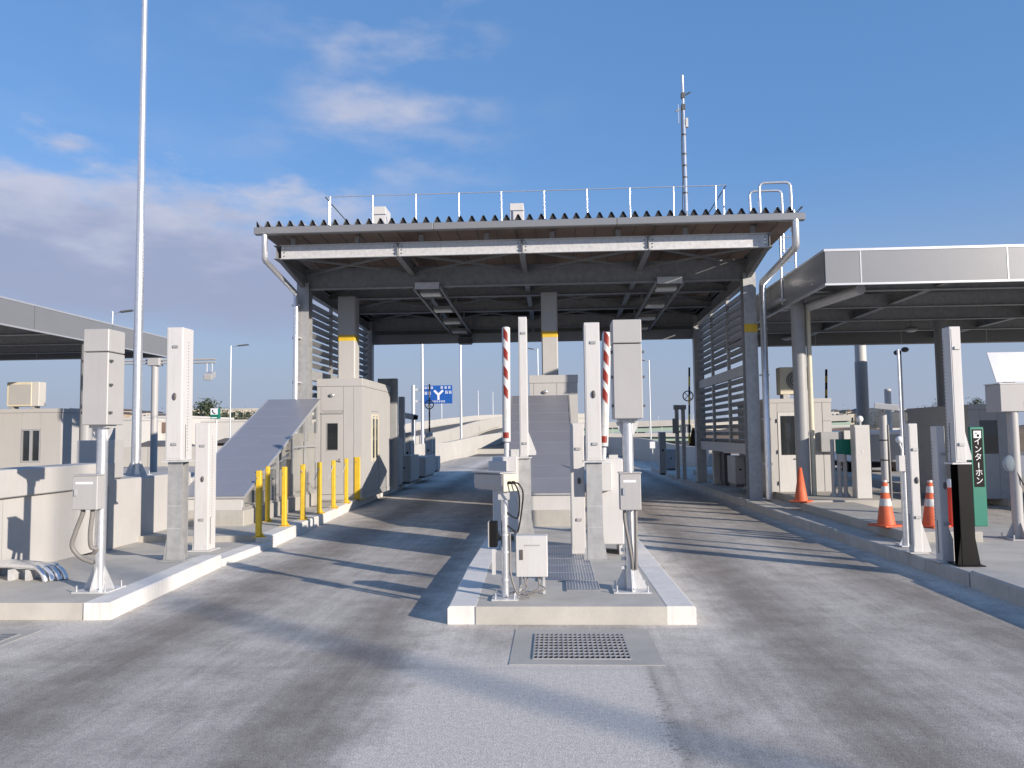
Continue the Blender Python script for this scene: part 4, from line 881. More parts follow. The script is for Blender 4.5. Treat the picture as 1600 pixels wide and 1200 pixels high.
MB().lathe([(.245, 0), (.245, .012), (.22, .016)], n=24).build('fan_ring', 'darkgrey', q); g = q.children[0]; g.location = (.03, -.161, (h+.12)/2); g.rotation_euler = (R(90), 0, 0)
for r in (.06, .12, .18, .23):
    MB().tube([(r*math.cos(i*math.pi/12), r*math.sin(i*math.pi/12), .022) for i in range(25)], .006, 5, False).build('grille_ring', 'beige', g)
for s in (-.25, .2): MB().box(s-.04, s+.12, -.15, .15, 0, .12).build('foot', 'galv_dull', t)
MB().tube([(.25, -.05, .0), (.27, -.06, .06), (.3, -.02, .14)], .012, 6).build('pipe', 'cable', t)
# striped height rods
def rod(label, px, py0, py1, y, ring, ms=('yellow', 'black')):
    a = P(px, py1, y); c = P(px, py0, y); t = thing('warning_arm', label, 'barrier arm', a); h = (c-a).length; n = 8; v = (c-a)
    for i in range(n): MB().tube([v*(i/n), v*((i+1)/n-.002)], .035, 8).build('arm_segment', ms[i % 2], t)
    if ring:
        zc_ = v.length*.62; MB().tube([(.185*math.cos(k*math.pi/12), 0, zc_+.185*math.sin(k*math.pi/12)) for k in range(25)], .022, 6, False).build('ring', 'black', t)
        for k in (45, 135): MB().bar((-.175*math.cos(R(k)), 0, zc_-.175*math.sin(R(k))), (.175*math.cos(R(k)), 0, zc_+.175*math.sin(R(k))), .03, .02).build('spoke', 'black', t)
rod('raised yellow and black arm behind the low pale booth', 1291, 577, 660, 22.5, False)
rod('raised yellow and black arm with a ring beyond the right louvre', 1077, 574, 692, 29, True)
rod('raised dark arm with a ring in front of the blue sign', 671, 600, 685, 33, True, ('insulator', 'black'))
# ---- machines beyond the booths
def exit_box(label, px0, px1, py_top, base_y, zi, dp, m='panel', bevel=.012, name='lane_cabinet'):
    a = P(px0, py_top, base_y); c = P(px1, py_top, base_y); t = thing(name, label, 'cabinet', ((a.x+c.x)/2, base_y, zi)); hw = (c.x-a.x)/2
    MB().box(-hw, hw, 0, dp, .08, a.z-zi).build('casing', m, t, bevel=bevel); MB().box(-hw+.03, hw-.03, .03, dp-.03, 0, .08).build('plinth', 'darkgrey', t); MB().box(-hw+.03, hw-.03, -.008, -.0005, .15, a.z-zi-.05).build('door', m, t)
    MB().box(-.03, .03, -.02, -.0085, (a.z-zi)*.55, (a.z-zi)*.6).build('latch', 'black', t); MB().box(hw+.0005, hw+.01, .05, dp-.05, .15, a.z-zi-.06).build('side_door', m, t)
exit_box('grey lane cabinet standing right behind the left booth', 609, 622, 686, 23.4, .2, .7); exit_box('squat grey lane machine in the row behind the left booth', 622, 641, 712, 25.0, .2, 1.6); exit_box('slim tall grey detector in the row behind the left booth', 632, 641, 676, 27.2, .2, .4)
exit_box('long low grey machine in the row behind the left booth', 641, 664, 714, 28.4, .2, 2.2); exit_box('tall grey detector near the end of the left booth row', 664, 674, 676, 31.2, .2, .35); exit_box('narrow grey detector at the end of the left booth row', 674, 678.5, 683, 32.0, .2, .3); exit_box('low grey end cabinet of the left booth row', 676, 683.5, 713, 33.0, .2, .8)
def white_bar(label, px, wpx, py0, py1, y):
    a = P(px, py1, y); c = P(px, py0, y); t = thing('detector_column', label, 'vehicle sensor', (a.x, y, .2)); hw = wpx*y/1200/2
    MB().box(-hw, hw, -.08, .08, .0, .3).build('foot', 'galv_dull', t); MB().box(-hw, hw, -.1, .1, .3, c.z-.2).build('column', 'white_paint', t, bevel=.01)
white_bar('thin white detector column next to the dark gate frame', 618.5, 4, 622, 700, 24.6); white_bar('white detector column just beyond the dark gate frame', 628, 9, 620, 700, 26.2)
t = thing('gate_portal', 'dark grey upright gate frame behind the left booth', 'frame', (P(618, 600, 23.0).x, 23.0, .2)); a = P(591, 592, 23); c = P(621, 592, 23); hx = c.x-t.location.x
MB().box(hx-.22, hx, -.1, .1, 0, a.z-.2).build('upright', 'midgrey', t, bevel=.01); MB().box(a.x-t.location.x, hx-.221, -.08, .08, a.z-.2-.22, a.z-.2).build('arm', 'midgrey', t)
b = P(641, 700, 27.8); t = thing('exit_camera', 'dark-lensed camera on a thin bracket beyond the left booth', 'camera', (b.x, 27.8, .2)); z = P(640, 651, 27.8).z-.2
MB().tube([(.1, 0, 0), (.1, 0, z-.1)], .05, 8).build('pole', 'galv', t); MB().bar((-.2, .1, z+.05), (.2, -.1, z-.03), .2, .2).build('housing', 'lightgrey', t, bevel=.02); MB().bar((.201, -.1, z-.03), (.26, -.13, z-.042), .17, .16).build('lens_hood', 'black', t)
# right exit side
exit_box('double grey detector post on the far right island', 1030, 1040, 675, 29.5, .17, .4, 'midgrey'); exit_box('grey cabinet in front of the far louvre column', 1041, 1056, 702, 33, .17, 1.2, 'midgrey')
b = P(1060, 745, 27.0); t = thing('twin_post', 'twin grey posts with capped boxes beyond the right lane', 'post', (b.x, 27, .17))
for px, pt in ((1057, 640), (1067, 640)):
    p = P(px, pt, 27); MB().box(p.x-b.x-.06, p.x-b.x+.06, -.06, .06, 0, p.z-.17).build('post', 'galv_dull', t); MB().box(p.x-b.x-.1, p.x-b.x+.1, -.1, .1, p.z-.17+.001, p.z-.17+.16).build('cap_box', 'midgrey', t, bevel=.01)
MB().box(-.17, .0, -.14, -.061, P(1, 690, 27).z-.17, P(1, 668, 27).z-.17).build('switch_box', 'midgrey', t)
b = P(1020, 720, 36); t = thing('small_marker', 'small white marker plate on a post beside the right parapet', 'marker', (b.x, 36, .0)); MB().box(-.12, .12, -.02, .0, P(1, 712, 36).z, P(1, 702, 36).z).build('plate', 'sign_white', t); MB().tube([(0, .03, 0), (0, .03, P(1, 703, 36).z)], .03, 6).build('post', 'galv', t)
b = P(1121, 720, 24); t = thing('stop_plate', 'small red plate on a pale stand beneath the right louvre', 'sign', (b.x, 24.0, .17)); MB().box(-.16, .16, -.02, .01, P(1, 716, 24).z-.17, P(1, 706, 24).z-.17).build('plate', 'redorange', t); MB().box(-.12, .2, .02, .2, 0, P(1, 716, 24).z-.17-.002).build('stand', 'offwhite', t, bevel=.02)
exit_box('dark grey machine beneath the right louvre', 1131, 1142, 708, 23.4, .17, .6, 'darkgrey'); exit_box('beige-grey machine behind the right canopy column', 1148, 1164, 713, 20.5, .33, .9, 'midgrey')

# ---- left side walls and pole
t = thing('parapet_wall', 'long pale concrete wall with a projecting coping at the left edge', 'wall', (-6.7, 8, .0)); o = t.location
ys = [5.0, 7.6, 9.05, 11.25]
for a, b in zip(ys, ys[1:]): MB(o).box(-7.1, -6.70, a+.006, b-.006, .17, 1.10).build('wall_panel', 'concrete_wall', t)
for a, b in ((5, 8.1), (8.1, 11.3)): MB(o).box(-7.16, -6.62, a+.004, b-.004, 1.101, 1.44).build('coping', 'concrete_wall', t, bevel=.012)
t = thing('pole_plinth_wall', 'stepped pale concrete wall carrying the tall light pole', 'wall', (-6.8, 11.6, .0)); o = t.location
for a, b, z in ((11.5, 14.2, 1.16), (14.2, 17.5, 1.05), (17.5, 22, 1.05)): MB(o).box(-7.55, -6.84, a+.004, b-.004, .09, z).build('wall_block', 'concrete_wall', t, bevel=.02)
b = G(212, 743, 1.16); t = thing('tall_pole', 'tall shiny galvanised light pole rising from the stepped left wall', 'light pole', (b.x, b.y, 1.16))
MB().tube([(0, 0, 0), (0, 0, 1.5), (0, 0, 4), (0, 0, 12)], [.082, .076, .066, .038], 18).build('pole', 'galv_pipe', t); gusset_base(t, .08)
MB().tube([(0, 0, 11.9), (.5, 0, 12.2), (1.4, 0, 12.35)], .03, 8).build('arm', 'galv_pipe', t); MB().box(1.4, 2.0, -.12, .12, 12.3, 12.42).build('lamp_head', 'lightgrey', t, bevel=.03)
# grey box behind the signal post
b = G(177, 742, 1.16); t = thing('junction_cabinet', 'plain grey cabinet on the stepped wall behind the lane signal', 'cabinet', (-7.22, 11.75, 1.16)); MB().box(-.30, .30, 0, .3, .02, .62).build('casing', 'lightgrey', t, bevel=.01); MB().box(-.27, .27, .03, .27, 0, .02).build('plinth', 'darkgrey', t)
# left annexe building
bx = thing('annexe_building', 'small grey panelled building with one window under the left canopy', 'building', (-17, 23, 0)); o = bx.location; a = P(96, 638, 23); zt = a.z; x1 = a.x
MB(o).box(-24, x1-.02, 23.03, 26, 0, zt-.02).build('core', 'panel', bx); MB(o).box(-24.02, x1+.015, 22.98, 26.02, zt-.12, zt).build('parapet_band', 'panel', bx)
w0, w1, wz0, wz1 = P(33, 700, 23).x, P(63, 700, 23).x, P(45, 722, 23).z, P(45, 671, 23).z
px_ = [-24, -22.6, -21.4, -20.2, w0, w1, x1]
for a, b in zip(px_, px_[1:]):
    if a == w0:
        MB(o).box(a+.004, b-.004, 23.0, 23.029, 0, wz0-.004).build('wall_panel', 'panel', bx); MB(o).box(a+.004, b-.004, 23.0, 23.029, wz1+.004, zt-.124).build('wall_panel', 'panel', bx)
    else: MB(o).box(a+.004, b-.004, 23.0, 23.029, 0, zt-.124).build('wall_panel', 'panel', bx)
wn = MB(o).box(w0+.04, w1-.04, 23.02, 23.0295, wz0+.04, wz1-.04).build('window', 'window_dark', bx); f = MB(o)
for r in ((w0+.005, w1-.005, wz0, wz0+.04), (w0+.005, w1-.005, wz1-.04, wz1), (w0+.005, w0+.04, wz0+.04, wz1-.04), (w1-.04, w1-.005, wz0+.04, wz1-.04), ((w0+w1)/2-.04, (w0+w1)/2+.04, wz0+.04, wz1-.04)): f.box(r[0], r[1], 22.985, 23.02, r[2], r[3])
f.build('window_frame', 'aluminium', wn)
a = P(16, 632, 23.6); c = P(67, 597, 23.6); t = thing('outdoor_unit', 'beige outdoor unit on the roof of the small left building', 'air conditioner', ((a.x+c.x)/2, 23.6, zt)); hw = (c.x-a.x)/2; h = c.z-zt
MB().box(-hw, hw*.55, -.17, .17, .1, h).build('casing', 'beige', t, bevel=.01); MB().box(hw*.56, hw, -.17, .17, .1, h).build('service_panel', 'offwhite', t, bevel=.01); MB().box(-hw+.08, hw*.5, -.18, -.1705, .16, h-.08).build('coil_grille', 'lightgrey', t)
for s in (-.4, .3): MB().box(s-.05, s+.05, -.15, .15, 0, .1).build('foot', 'galv_dull', t)
# gantry with a hanging camera
b = P(240, 720, 34); t = thing('camera_gantry', 'grey T-shaped gantry pole with a camera hung from its arm', 'gantry', (b.x, 34, 0)); za = P(240, 563, 34).z
MB().tube([(0, 0, 0), (0, 0, za+.15)], .155, 16).build('pole', 'lightgrey', t); x0, x1 = P(195, 563, 34).x-b.x, P(338, 563, 34).x-b.x
for z in (0, .14): MB().tube([(x0, -.05, za+z-.14), (x1, -.05, za+z-.14)], .045, 8).build('arm', 'lightgrey', t)
MB().box(-.28, .28, -.2, .2, za-.26, za+.10).build('arm_clamp', 'lightgrey', t, bevel=.02)
c = P(328, 588, 34); hx = c.x-b.x
for s in (-.12, .12): MB().tube([(hx+s, -.05, za-.14), (hx+s, -.05, c.z+.2)], .02, 6).build('drop_rod', 'galv', t)
MB().bar((hx-.05, .3, c.z+.12), (hx+.05, -.35, c.z-.08), .36, .26).build('camera', 'lightgrey', t, bevel=.02)

# ---- light poles beyond
def lamp_post(label, px, py_top, base_y, arm, z0=0.0, r=.07, ztop=None, lift=None):
    a = P(px, py_top, base_y); t = thing('street_lamp', label, 'street lamp', (a.x, base_y, z0), group='street lamps along the ramps'); h = (ztop or a.z)-z0
    MB().tube([(0, 0, 0), (0, 0, h)], [r, r*.6], 8).build('pole', 'galv_pipe', t); MB().box(-r*2, r*2, -r*2, r*2, 0, .25).build('foot', 'concrete_wall', t)
    if arm:
        q = MB().tube([(0, 0, h-.15), (arm*.55, 0, h-.02)], r*.5, 6).build('arm', 'galv_pipe', t); MB().bar((arm*.5, 0, h-.03), (arm*1.25, 0, h+.06), .25, .10).build('lamp_head', 'darkgrey', t)
lamp_post('slim street lamp whose head shows above the left canopy', 176, 487, 49, 1.1); lamp_post('slim street lamp between the camera gantry and the stair cover', 361, 540, 68, 1.3)
lamp_post('bright pole crossing the left edge of the blue sign', 659.5, 520, 44, 1.0, ztop=10.5, r=.11); lamp_post('bright pole standing on the ramp parapet right of the blue sign', 719.5, 520, 62, 1.0, .9, ztop=11, r=.12)
lamp_post('slim street lamp beside the middle column', 840, 545, 78, -.8, r=.09); lamp_post('slim street lamp right of the grey signal box', 1014, 563, 90, -.9, r=.10)
lamp_post('faint distant lamp just below the blue sign', 690, 605, 150, 0, 3, r=.10); lamp_post('faint distant lamp left of the striped barrier', 747, 610, 190, 0, 5, r=.12); lamp_post('faintest distant lamp closest to the striped barrier', 770, 612, 205, 0, 5, r=.12)
lamp_post('slim pole with twin floodlights beneath the side canopy', 1407, 548, 26.9, 0, r=.045)
fl = bpy.data.objects['street_lamp.009'] if 'street_lamp.009' in bpy.data.objects else None
if fl:
    h = P(1407, 548, 26.9).z
    for s in (-1, 1): MB().sphere((s*.13, -.05, h-.02+.05*s), .13, (1, .8, .7)).build('floodlight', 'darkgrey', fl)
# tall unseen pole added behind the viewpoint to cast a soft shadow on the road
sp = Vector((-1.2, 6.15, 0))+Vector((.80, -.60, 0))*52
t = thing('tall_pole', 'tall unseen pole added to cast a soft shadow across the road', 'light pole', (sp.x, sp.y, 0)); MB().tube([(0, 0, 0), (0, 0, 21)], [.13, .08], 12).build('pole', 'galv_pipe', t); MB().box(-.9, .2, -.15, .15, 20.9, 21.05).build('lamp_head', 'lightgrey', t)
# pillars right
t = thing('gantry_column', 'thick grey gantry column with a white upper part behind the side canopy', 'column', (P(1349, 660, 29).x, 29, 0)); MB().tube([(0, 0, 0), (0, 0, P(1349, 565, 29).z)], .22, 18).build('lower_shaft', 'midgrey', t); MB().tube([(0, 0, P(1349, 565, 29).z), (0, 0, 6.2)], .20, 18).build('upper_shaft', 'offwhite', t)
t = thing('vent_stub', 'short pale cylindrical post beyond the right island', 'post', (P(1388, 640, 31).x, 31, 0)); MB().tube([(0, 0, 0), (0, 0, P(1388, 608, 31).z)], .125, 14).build('shaft', 'offwhite', t); MB().lathe([(.22, 0), (.22, .03), (.14, .06)], n=14).build('foot', 'galv', t)
a = P(1512, 632, 18.4); c = P(1588, 632, 18.4); t = thing('far_booth', 'dark grey shaded booth behind the green intercom sign', 'booth', (a.x, 18.4, .17)); o = t.location
MB(o).box(a.x, c.x, 18.42, 21.5, .17, a.z-.02).build('core', 'midgrey', t); MB(o).box(a.x-.01, c.x+.01, 18.38, 21.5, a.z-.12, a.z).build('parapet_band', 'midgrey', t)
xm = (a.x+c.x)/2
for xa, xb, za, zb_ in ((a.x, xm-.3, .17, a.z-.124), (xm-.3, xm+.1, 1.98, a.z-.124), (xm-.3, xm+.1, .17, 1.2), (xm+.1, c.x, .17, a.z-.124)): MB(o).box(xa+.003, xb-.003, 18.4, 18.419, za, zb_).build('wall_panel', 'midgrey', t)
MB(o).box(xm-.29, xm+.09, 18.405, 18.4195, 1.21, 1.97).build('window', 'window_dark', t)

t = thing('shade_booth', 'pale booth added out of view to shade the far booth', 'toll booth', (13.1, 15.2, .17)); o = t.location  # unseen block added to the right so its shade falls on the far booth
MB(o).box(13.1, 14.9, 15.2, 17.4, .17, 4.0).build('wall', 'panel', t, bevel=.02); MB(o).box(13.05, 14.95, 15.15, 17.45, 4.001, 4.15).build('roof', 'panel', t, bevel=.02); MB(o).box(13.4, 14.2, 15.17, 15.199, .3, 2.3).build('door', 'offwhite', t)
# ------------------------------------------------------------------ blue guide sign
y = 58.0; a = P(663, 631, y); c = P(707, 602, y); pb = P(646, 690, y)
t = thing('guide_sign', 'blue road guide sign with a white forked arrow on a side post', 'road sign', (pb.x, y, 0)); o = t.location
MB(o).tube([(pb.x, y, 0), (pb.x, y, P(646, 602, y).z)], .17, 12).build('post', 'galv_pipe', t)
for py in (609, 627): z = P(655, py, y).z; MB(o).tube([(pb.x, y, z), (a.x+.1, y, z)], .06, 8).build('arm', 'galv_pipe', t); MB(o).box(pb.x+.1, pb.x+.35, y-.1, y+.1, z-.1, z+.1).build('clamp', 'galv', t)
bd = MB(o).box(a.x, c.x, y-.12, y-.06, a.z, c.z).build('board', 'blue_sign', t, bevel=.02)
W, Hh = c.x-a.x, c.z-a.z; yy = y-.125
def SP(u, v): return (a.x+W*u, yy, a.z+Hh*v)
for i, (p, q) in enumerate((((.51, .2), (.51, .50)), ((.51, .485), (.36, .72)), ((.51, .485), (.67, .72)))): MB(o).bar((*SP(*p)[:1], yy-.003*i, SP(*p)[2]), (*SP(*q)[:1], yy-.003*i, SP(*q)[2]), .16, .01, up=(0, 1, 0)).build('arrow_stroke', 'sign_white', bd)
def glyph(u, v, s, seed):
    r = random.Random(seed); q = MB(o); x, _, z = SP(u, v); wv = W*s; st = wv*.13
    for k in range(3): zz_ = z+wv*(.15+.35*k)-wv*.5; q.box(x-wv*.42, x+wv*r.uniform(.2, .42), yy-.004, yy, zz_-st/2, zz_+st/2)
    for k in range(2): xx = x-wv*.25+wv*.5*k; q.box(xx-st/2, xx+st/2, yy-.0065, yy-.0045, z-wv*.42, z+wv*r.uniform(.2, .42))
    q.build('lettering', 'sign_white', bd)
for i, (u, v, s) in enumerate(((.06, .88, .10), (.17, .88, .10), (.28, .88, .10), (.07, .58, .12), (.20, .58, .12), (.63, .88, .10), (.77, .88, .10), (.90, .88, .10), (.80, .62, .12), (.93, .62, .12), (.31, .12, .07), (.39, .12, .07), (.47, .12, .07), (.55, .12, .07), (.63, .12, .07), (.71, .12, .07))): glyph(u, v, s, i)
# emergency phone sign
y = 40; b = P(338, 690, y); t = thing('phone_sign', 'white and green emergency telephone sign on a post', 'sign', (b.x, y, 0)); a = P(329.5, 655, y); c = P(341, 638, y); o = t.location
MB(o).tube([(b.x, y, 0), (b.x, y, a.z)], .05, 8).build('post', 'galv', t); MB(o).box(a.x, c.x, y-.06, y, a.z+(c.z-a.z)*.42, c.z).build('upper_plate', 'sign_white', t); MB(o).box(a.x, c.x, y-.06, y, a.z, a.z+(c.z-a.z)*.40).build('lower_plate', 'green_sign', t)
mx, mz = (a.x+c.x)/2, a.z+(c.z-a.z)*.7
MB(o).tube([(mx-.06, y-.07, mz+.1), (mx-.08, y-.07, mz+.02), (mx-.03, y-.07, mz-.07), (mx+.07, y-.07, mz-.11)], .022, 6).build('handset_mark', 'black', t); MB(o).box(c.x, c.x+.02, y-.05, y+.25, a.z+.02, c.z-.02).build('side_plate', 'green_sign', t)
MB(o).box(a.x+.04, c.x-.04, y-.064, y-.0605, a.z+.04, a.z+.1).build('text_bar', 'sign_white', t)

# ------------------------------------------------------------------ ramps and viaducts
def sweep(path, prof):
    q = MB(); n = len(prof); vs = []
    for i, p in enumerate(path):
        d = (path[min(i+1, len(path)-1)]-path[max(0, i-1)]); d.z = 0; d.normalize(); r = Vector((d.y, -d.x, 0))
        for x, z in prof: vs.append(p+r*x+Vector((0, 0, z)))
    m = len(path)
    q._add(vs, [(i*n+j, (i+1)*n+j, (i+1)*n+(j+1) % n, i*n+(j+1) % n) for i in range(m-1) for j in range(n)]); q._add(vs[:n], [tuple(range(n))]); q._add(vs[-n:], [tuple(range(n))[::-1]]); return q
def ramp(label, pts, wd, ph=1.0, deck_d=1.6, piers=True):
    path = catmull(pts); t = thing('elevated_ramp', label, 'viaduct', path[0]); o = t.location; path = [p-o for p in path]
    sweep(path, [(-wd/2, 0), (wd/2, 0), (wd/2-.4, -deck_d), (-wd/2+.4, -deck_d)]).build('deck', 'viaduct', t); sweep(path, [(-wd/2+.45, .012), (wd/2-.45, .012), (wd/2-.45, .002), (-wd/2+.45, .002)]).build('carriageway', 'asphalt_far', t)
    sweep(path, [(-wd/2+.45, .013), (-wd/2+.45, .25), (-wd/2+.22, ph), (-wd/2-.02, ph), (-wd/2-.02, -.5), (-wd/2+.01, -.5), (-wd/2+.01, .013)]).build('parapet', 'viaduct', t); sweep(path, [(wd/2-.45, .013), (wd/2-.01, .013), (wd/2-.01, -.5), (wd/2+.02, -.5), (wd/2+.02, ph), (wd/2-.22, ph), (wd/2-.45, .25)]).build('parapet', 'viaduct', t)
    sweep(path, [(-.06, .020), (.06, .020), (.06, .0125), (-.06, .0125)]).build('lane_line', 'sign_white', t)
    if piers:
        for i in range(4, len(path), 9):
            p = path[i]; zb = -o.z-.35
            if p.z-deck_d > zb+.3: MB().box(p.x-.9, p.x+.9, p.y-.7, p.y+.7, zb, p.z-deck_d+.05).build('pier', 'viaduct', t)
    return t
def V(px, py, Y): v = P(px, py, Y); return (v.x, v.y, v.z)
ramp('outer curved concrete ramp climbing away behind the blue sign', [V(560, 706, 62), V(640, 688, 78), V(700, 671, 105), V(750, 661, 140), V(800, 654.5, 190), V(900, 651, 290)], 8.5, 1.1)
ramp('inner curved concrete ramp climbing behind the striped barrier', [V(735, 702, 66), V(755, 689, 92), V(790, 673, 120), V(850, 664, 165), V(930, 660, 230)], 7.5, 1.1, 1.4)
# main carriageway parapets just past the plaza
def parapet(label, pts, ph, wd=.35, m='viaduct'):
    path = catmull(pts, 8); t = thing('road_parapet', label, 'parapet', path[0]); o = t.location; k = 4
    for i in range(0, len(path)-1, k):
        seg = [p-o for p in path[i:i+k+1]]
        sweep(seg, [(-wd/2-.12, -.35), (wd/2+.12, -.35), (wd/2+.12, .25), (wd/2-.02, ph), (-wd/2+.02, ph), (-wd/2-.12, .25)]).build('parapet_section', m, t)
parapet('pale concrete parapet sweeping right beyond the left booth row', [(-7.6, 40, 0), (-7.5, 47, 0), V(700, 719, 55), V(740, 706, 66), V(783, 695, 82), V(830, 686, 105)], 1.3)
parapet('low concrete parapet curving along the right lane exit', [(7.3, 36, 0), (7.0, 44, 0), V(1000, 709, 52), V(950, 702, 66), V(905, 694, 90)], 1.05)
struct(MB().prism([(-7.5, 61.9, -.25), (7.0, 61.9, -.25), (4, 110, .9), (-4.5, 110, .9)], (0, 0, .25)).build('exit_road', 'asphalt_far'))
def straight_viaduct(label, y, pxs, pt, pb, gb, posts):
    a = Vector(V(pxs[0], pt[0], y)); b = Vector(V(pxs[1], pt[1], y)); a2 = Vector(V(pxs[0], pb[0], y)); g2 = Vector(V(pxs[0], gb[0], y)); t = thing('viaduct', label, 'viaduct', (a.x, y, -.3)); o = t.location
    dz = b.z-a.z; L_ = b.x-a.x
    def slab(z0, z1, y0, y1, m, nm): MB(o).prism([(a.x, y0, z0), (b.x, y0, z0+dz), (b.x, y0, z1+dz), (a.x, y0, z1)], (0, y1-y0, 0)).build(nm, m, t)
    slab(a2.z, a.z, y, y+.4, 'viaduct', 'parapet'); slab(g2.z, a2.z-.01, y+.6, y+1.0, 'girder_green', 'girder'); slab(a2.z-.3, a2.z-.02, y+1.0, y+9, 'viaduct', 'deck'); slab(g2.z, a2.z-.31, y+8, y+8.4, 'girder_green', 'girder')
    k = posts
    for i in range(k): x = a.x+L_*(i+.5)/k; MB(o).box(x-.9, x+.9, y+2, y+6, -.32, g2.z+dz*(i+.5)/k-.02).build('pier', 'viaduct', t)
    n = 16
    for i in range(n): x = a.x+L_*i/n; MB(o).box(x-.04, x+.04, y+.1, y+.18, a.z+dz*i/n+.001, a.z+dz*i/n+.9).build('rail_post', 'galv', t)
straight_viaduct('upper cream viaduct with green girders far behind the right lane', 150, (895, 1330), (661, 648), (670, 657), (678, 666), 6)
straight_viaduct('lower cream viaduct with green girders nearer the right lane', 112, (900, 1210), (677.5, 675), (683.5, 682), (690, 688), 5)
# ------------------------------------------------------------------ far buildings, trees, wall
def house(label, px0, px1, py_top, y, m, roof='flat', wins=0, floors=1, dp=8, z0=-.3, name='far_building', cat='building', group=None):
    a = P(px0, py_top, y); c = P(px1, py_top, y); t = thing(name, label, cat, (a.x, y, z0), group=group); o = t.location; zt = (a.z+c.z)/2; w_ = c.x-a.x
    rz_ = zt if roof == 'flat' else zt-w_*.18
    MB(o).box(a.x, c.x, y, y+dp, z0, rz_).build('wall', m, t)
    if roof == 'flat': MB(o).box(a.x-.1, c.x+.1, y-.1, y+dp+.1, rz_+.001, rz_+.25).build('roof', 'bwhite' if m != 'bcream' else 'bcream', t)
    else: MB(o).prism([(a.x-.5, y-.5, rz_+.001), (c.x+.5, y-.5, rz_+.001), ((a.x+c.x)/2, y-.5, zt+.1)], (0, dp+1, 0)).build('roof', roof, t)
    if wins:
        fh = (rz_-max(z0, rz_-3.2*floors))/floors
        for f in range(floors):
            for i in range(wins):
                x = a.x+w_*(i+.5)/wins; ww = w_/wins*.28; zc_ = rz_-fh*(f+.5)
                q = MB(o).box(x-ww, x+ww, y-.05, y-.002, zc_-fh*.24, zc_+fh*.24).build('window', 'window_dark', t); MB(o).box(x-ww-.05, x+ww+.05, y-.12, y-.002, zc_-fh*.24-.1, zc_-fh*.24-.01).build('sill', 'bwhite', q)
    return t
house('low white warehouse behind the small left building', 92, 205, 657, 85, 'bwhite', dp=14); house('white hall with a dark doorway behind the tall left sensor', 205, 290, 653, 92, 'bwhite', dp=14)
t = house('long white wall-like building between the sensors and the stair cover', 290, 430, 659, 96, 'bwhite', dp=12); house('long cream school building on the left skyline', 300, 560, 639, 230, 'bcream', wins=22, floors=2, dp=16)
a = P(252, 660, 91.9); c = P(259, 676, 91.9); tt = thing('dark_doorway', 'tall dark door on the white hall behind the tall left sensor', 'door', (a.x, 91.8, c.z)); MB().box(0, c.x-a.x, 0, .15, 0, a.z-c.z).build('leaf', 'roof_brown', tt); MB().box(-.1, c.x-a.x+.1, -.02, .14, a.z-c.z+.001, a.z-c.z+.15).build('lintel', 'bwhite', tt)
house('long dark-roofed shed under the white hall', 210, 262, 690, 80, 'btan', 'roof_dark', 4, 1, 6); house('low shed with bright window beside the stair cover', 338, 372, 686, 76, 'roof_brown', 'roof_dark', 2, 1, 6)
t = thing('boundary_wall', 'low pale wall running along the plaza edge on the left', 'wall', (-30, 48, 0)); 
for i in range(14): MB().box(i*2.0-10+.02, i*2.0-8.02, 0, .3, -.3, 1.25).build('wall_section', 'viaduct', t)
rr = random.Random(5); mats = ['bwhite', 'bcream', 'bwhite', 'btan', 'lightgrey']; roofs = ['roof_dark', 'roof_brown', 'flat', 'roof_dark', 'flat']
for i in range(24):
    px = 1288+i*9+rr.uniform(-3, 3); w_ = rr.uniform(10, 19); yy = rr.uniform(230, 300)-i*.6; py = 645-(px-1300)*.014+rr.uniform(-7, 6)
    mi, ri = rr.randrange(5), rr.randrange(5)
    house('small %s house with a %s roof in the town beyond the side canopy' % (['white', 'cream', 'white', 'tan', 'grey'][mi], ['dark', 'brown', 'flat', 'dark', 'flat'][ri]), px, px+w_, py, yy, mats[mi], roofs[ri], rr.choice([2, 3]), 2, 10, name='far_house', cat='house', group='houses of the distant town on the right')
for i in range(9):
    px = 100+i*20+rr.uniform(-5, 5); mi, ri = rr.randrange(5), rr.randrange(2)
    house('small %s house with a %s roof above the white halls' % (['white', 'cream', 'white', 'tan', 'grey'][mi], ['dark', 'brown'][ri]), px, px+rr.uniform(10, 18), 643+rr.uniform(-5, 4), rr.uniform(180, 220), mats[mi], roofs[ri], 2, 2, 9, name='far_house', cat='house', group='houses of the distant town on the left')
house('large pale apartment block on the right skyline', 1405, 1450, 640, 320, 'bcream', wins=9, floors=4, dp=14); house('white factory hall with a sawtooth look at the right', 1296, 1345, 667, 120, 'bwhite', dp=10)
house('brown-walled depot behind the white pillar', 1352, 1432, 672, 95, 'roof_brown', 'flat', 0, 1, 12); house('grey-white block beyond the louvred screen', 1080, 1200, 664, 135, 'bcream', wins=7, floors=1, dp=12)
t = thing('parked_truck', 'blue-white box truck parked beyond the white pillar', 'truck', (P(1374, 760, 30).x, 30, 0), 0); hw = .95
MB().box(-hw, hw, 0, 4.2, .55, 2.05 if False else 1.75).build('cargo_box', 'sign_white', t, bevel=.05); MB().box(-hw+.12, hw-.12, -.012, -.001, .65, 1.6).build('rear_door', 'lightgrey', t); MB().box(-hw+.05, hw-.05, 4.21, 5.6, .5, 1.7).build('cab', 'blue_sign', t, bevel=.1); MB().box(-hw+.1, hw-.1, -.08, 4.2, .35, .549).build('chassis', 'black', t)
for x in (-hw+.12, hw-.12):
    for y_ in (.8, 4.9): q = MB().tube([(x-.11, y_, .36), (x+.11, y_, .36)], .36, 16).build('wheel', 'black', t); MB().tube([(x-.115, y_, .36), (x+.115, y_, .36)], .2, 12).build('rim', 'galv', q)
    MB().box(x-.08, x+.08, -.1, -.081, .4, .5).build('tail_light', 'redorange', t)
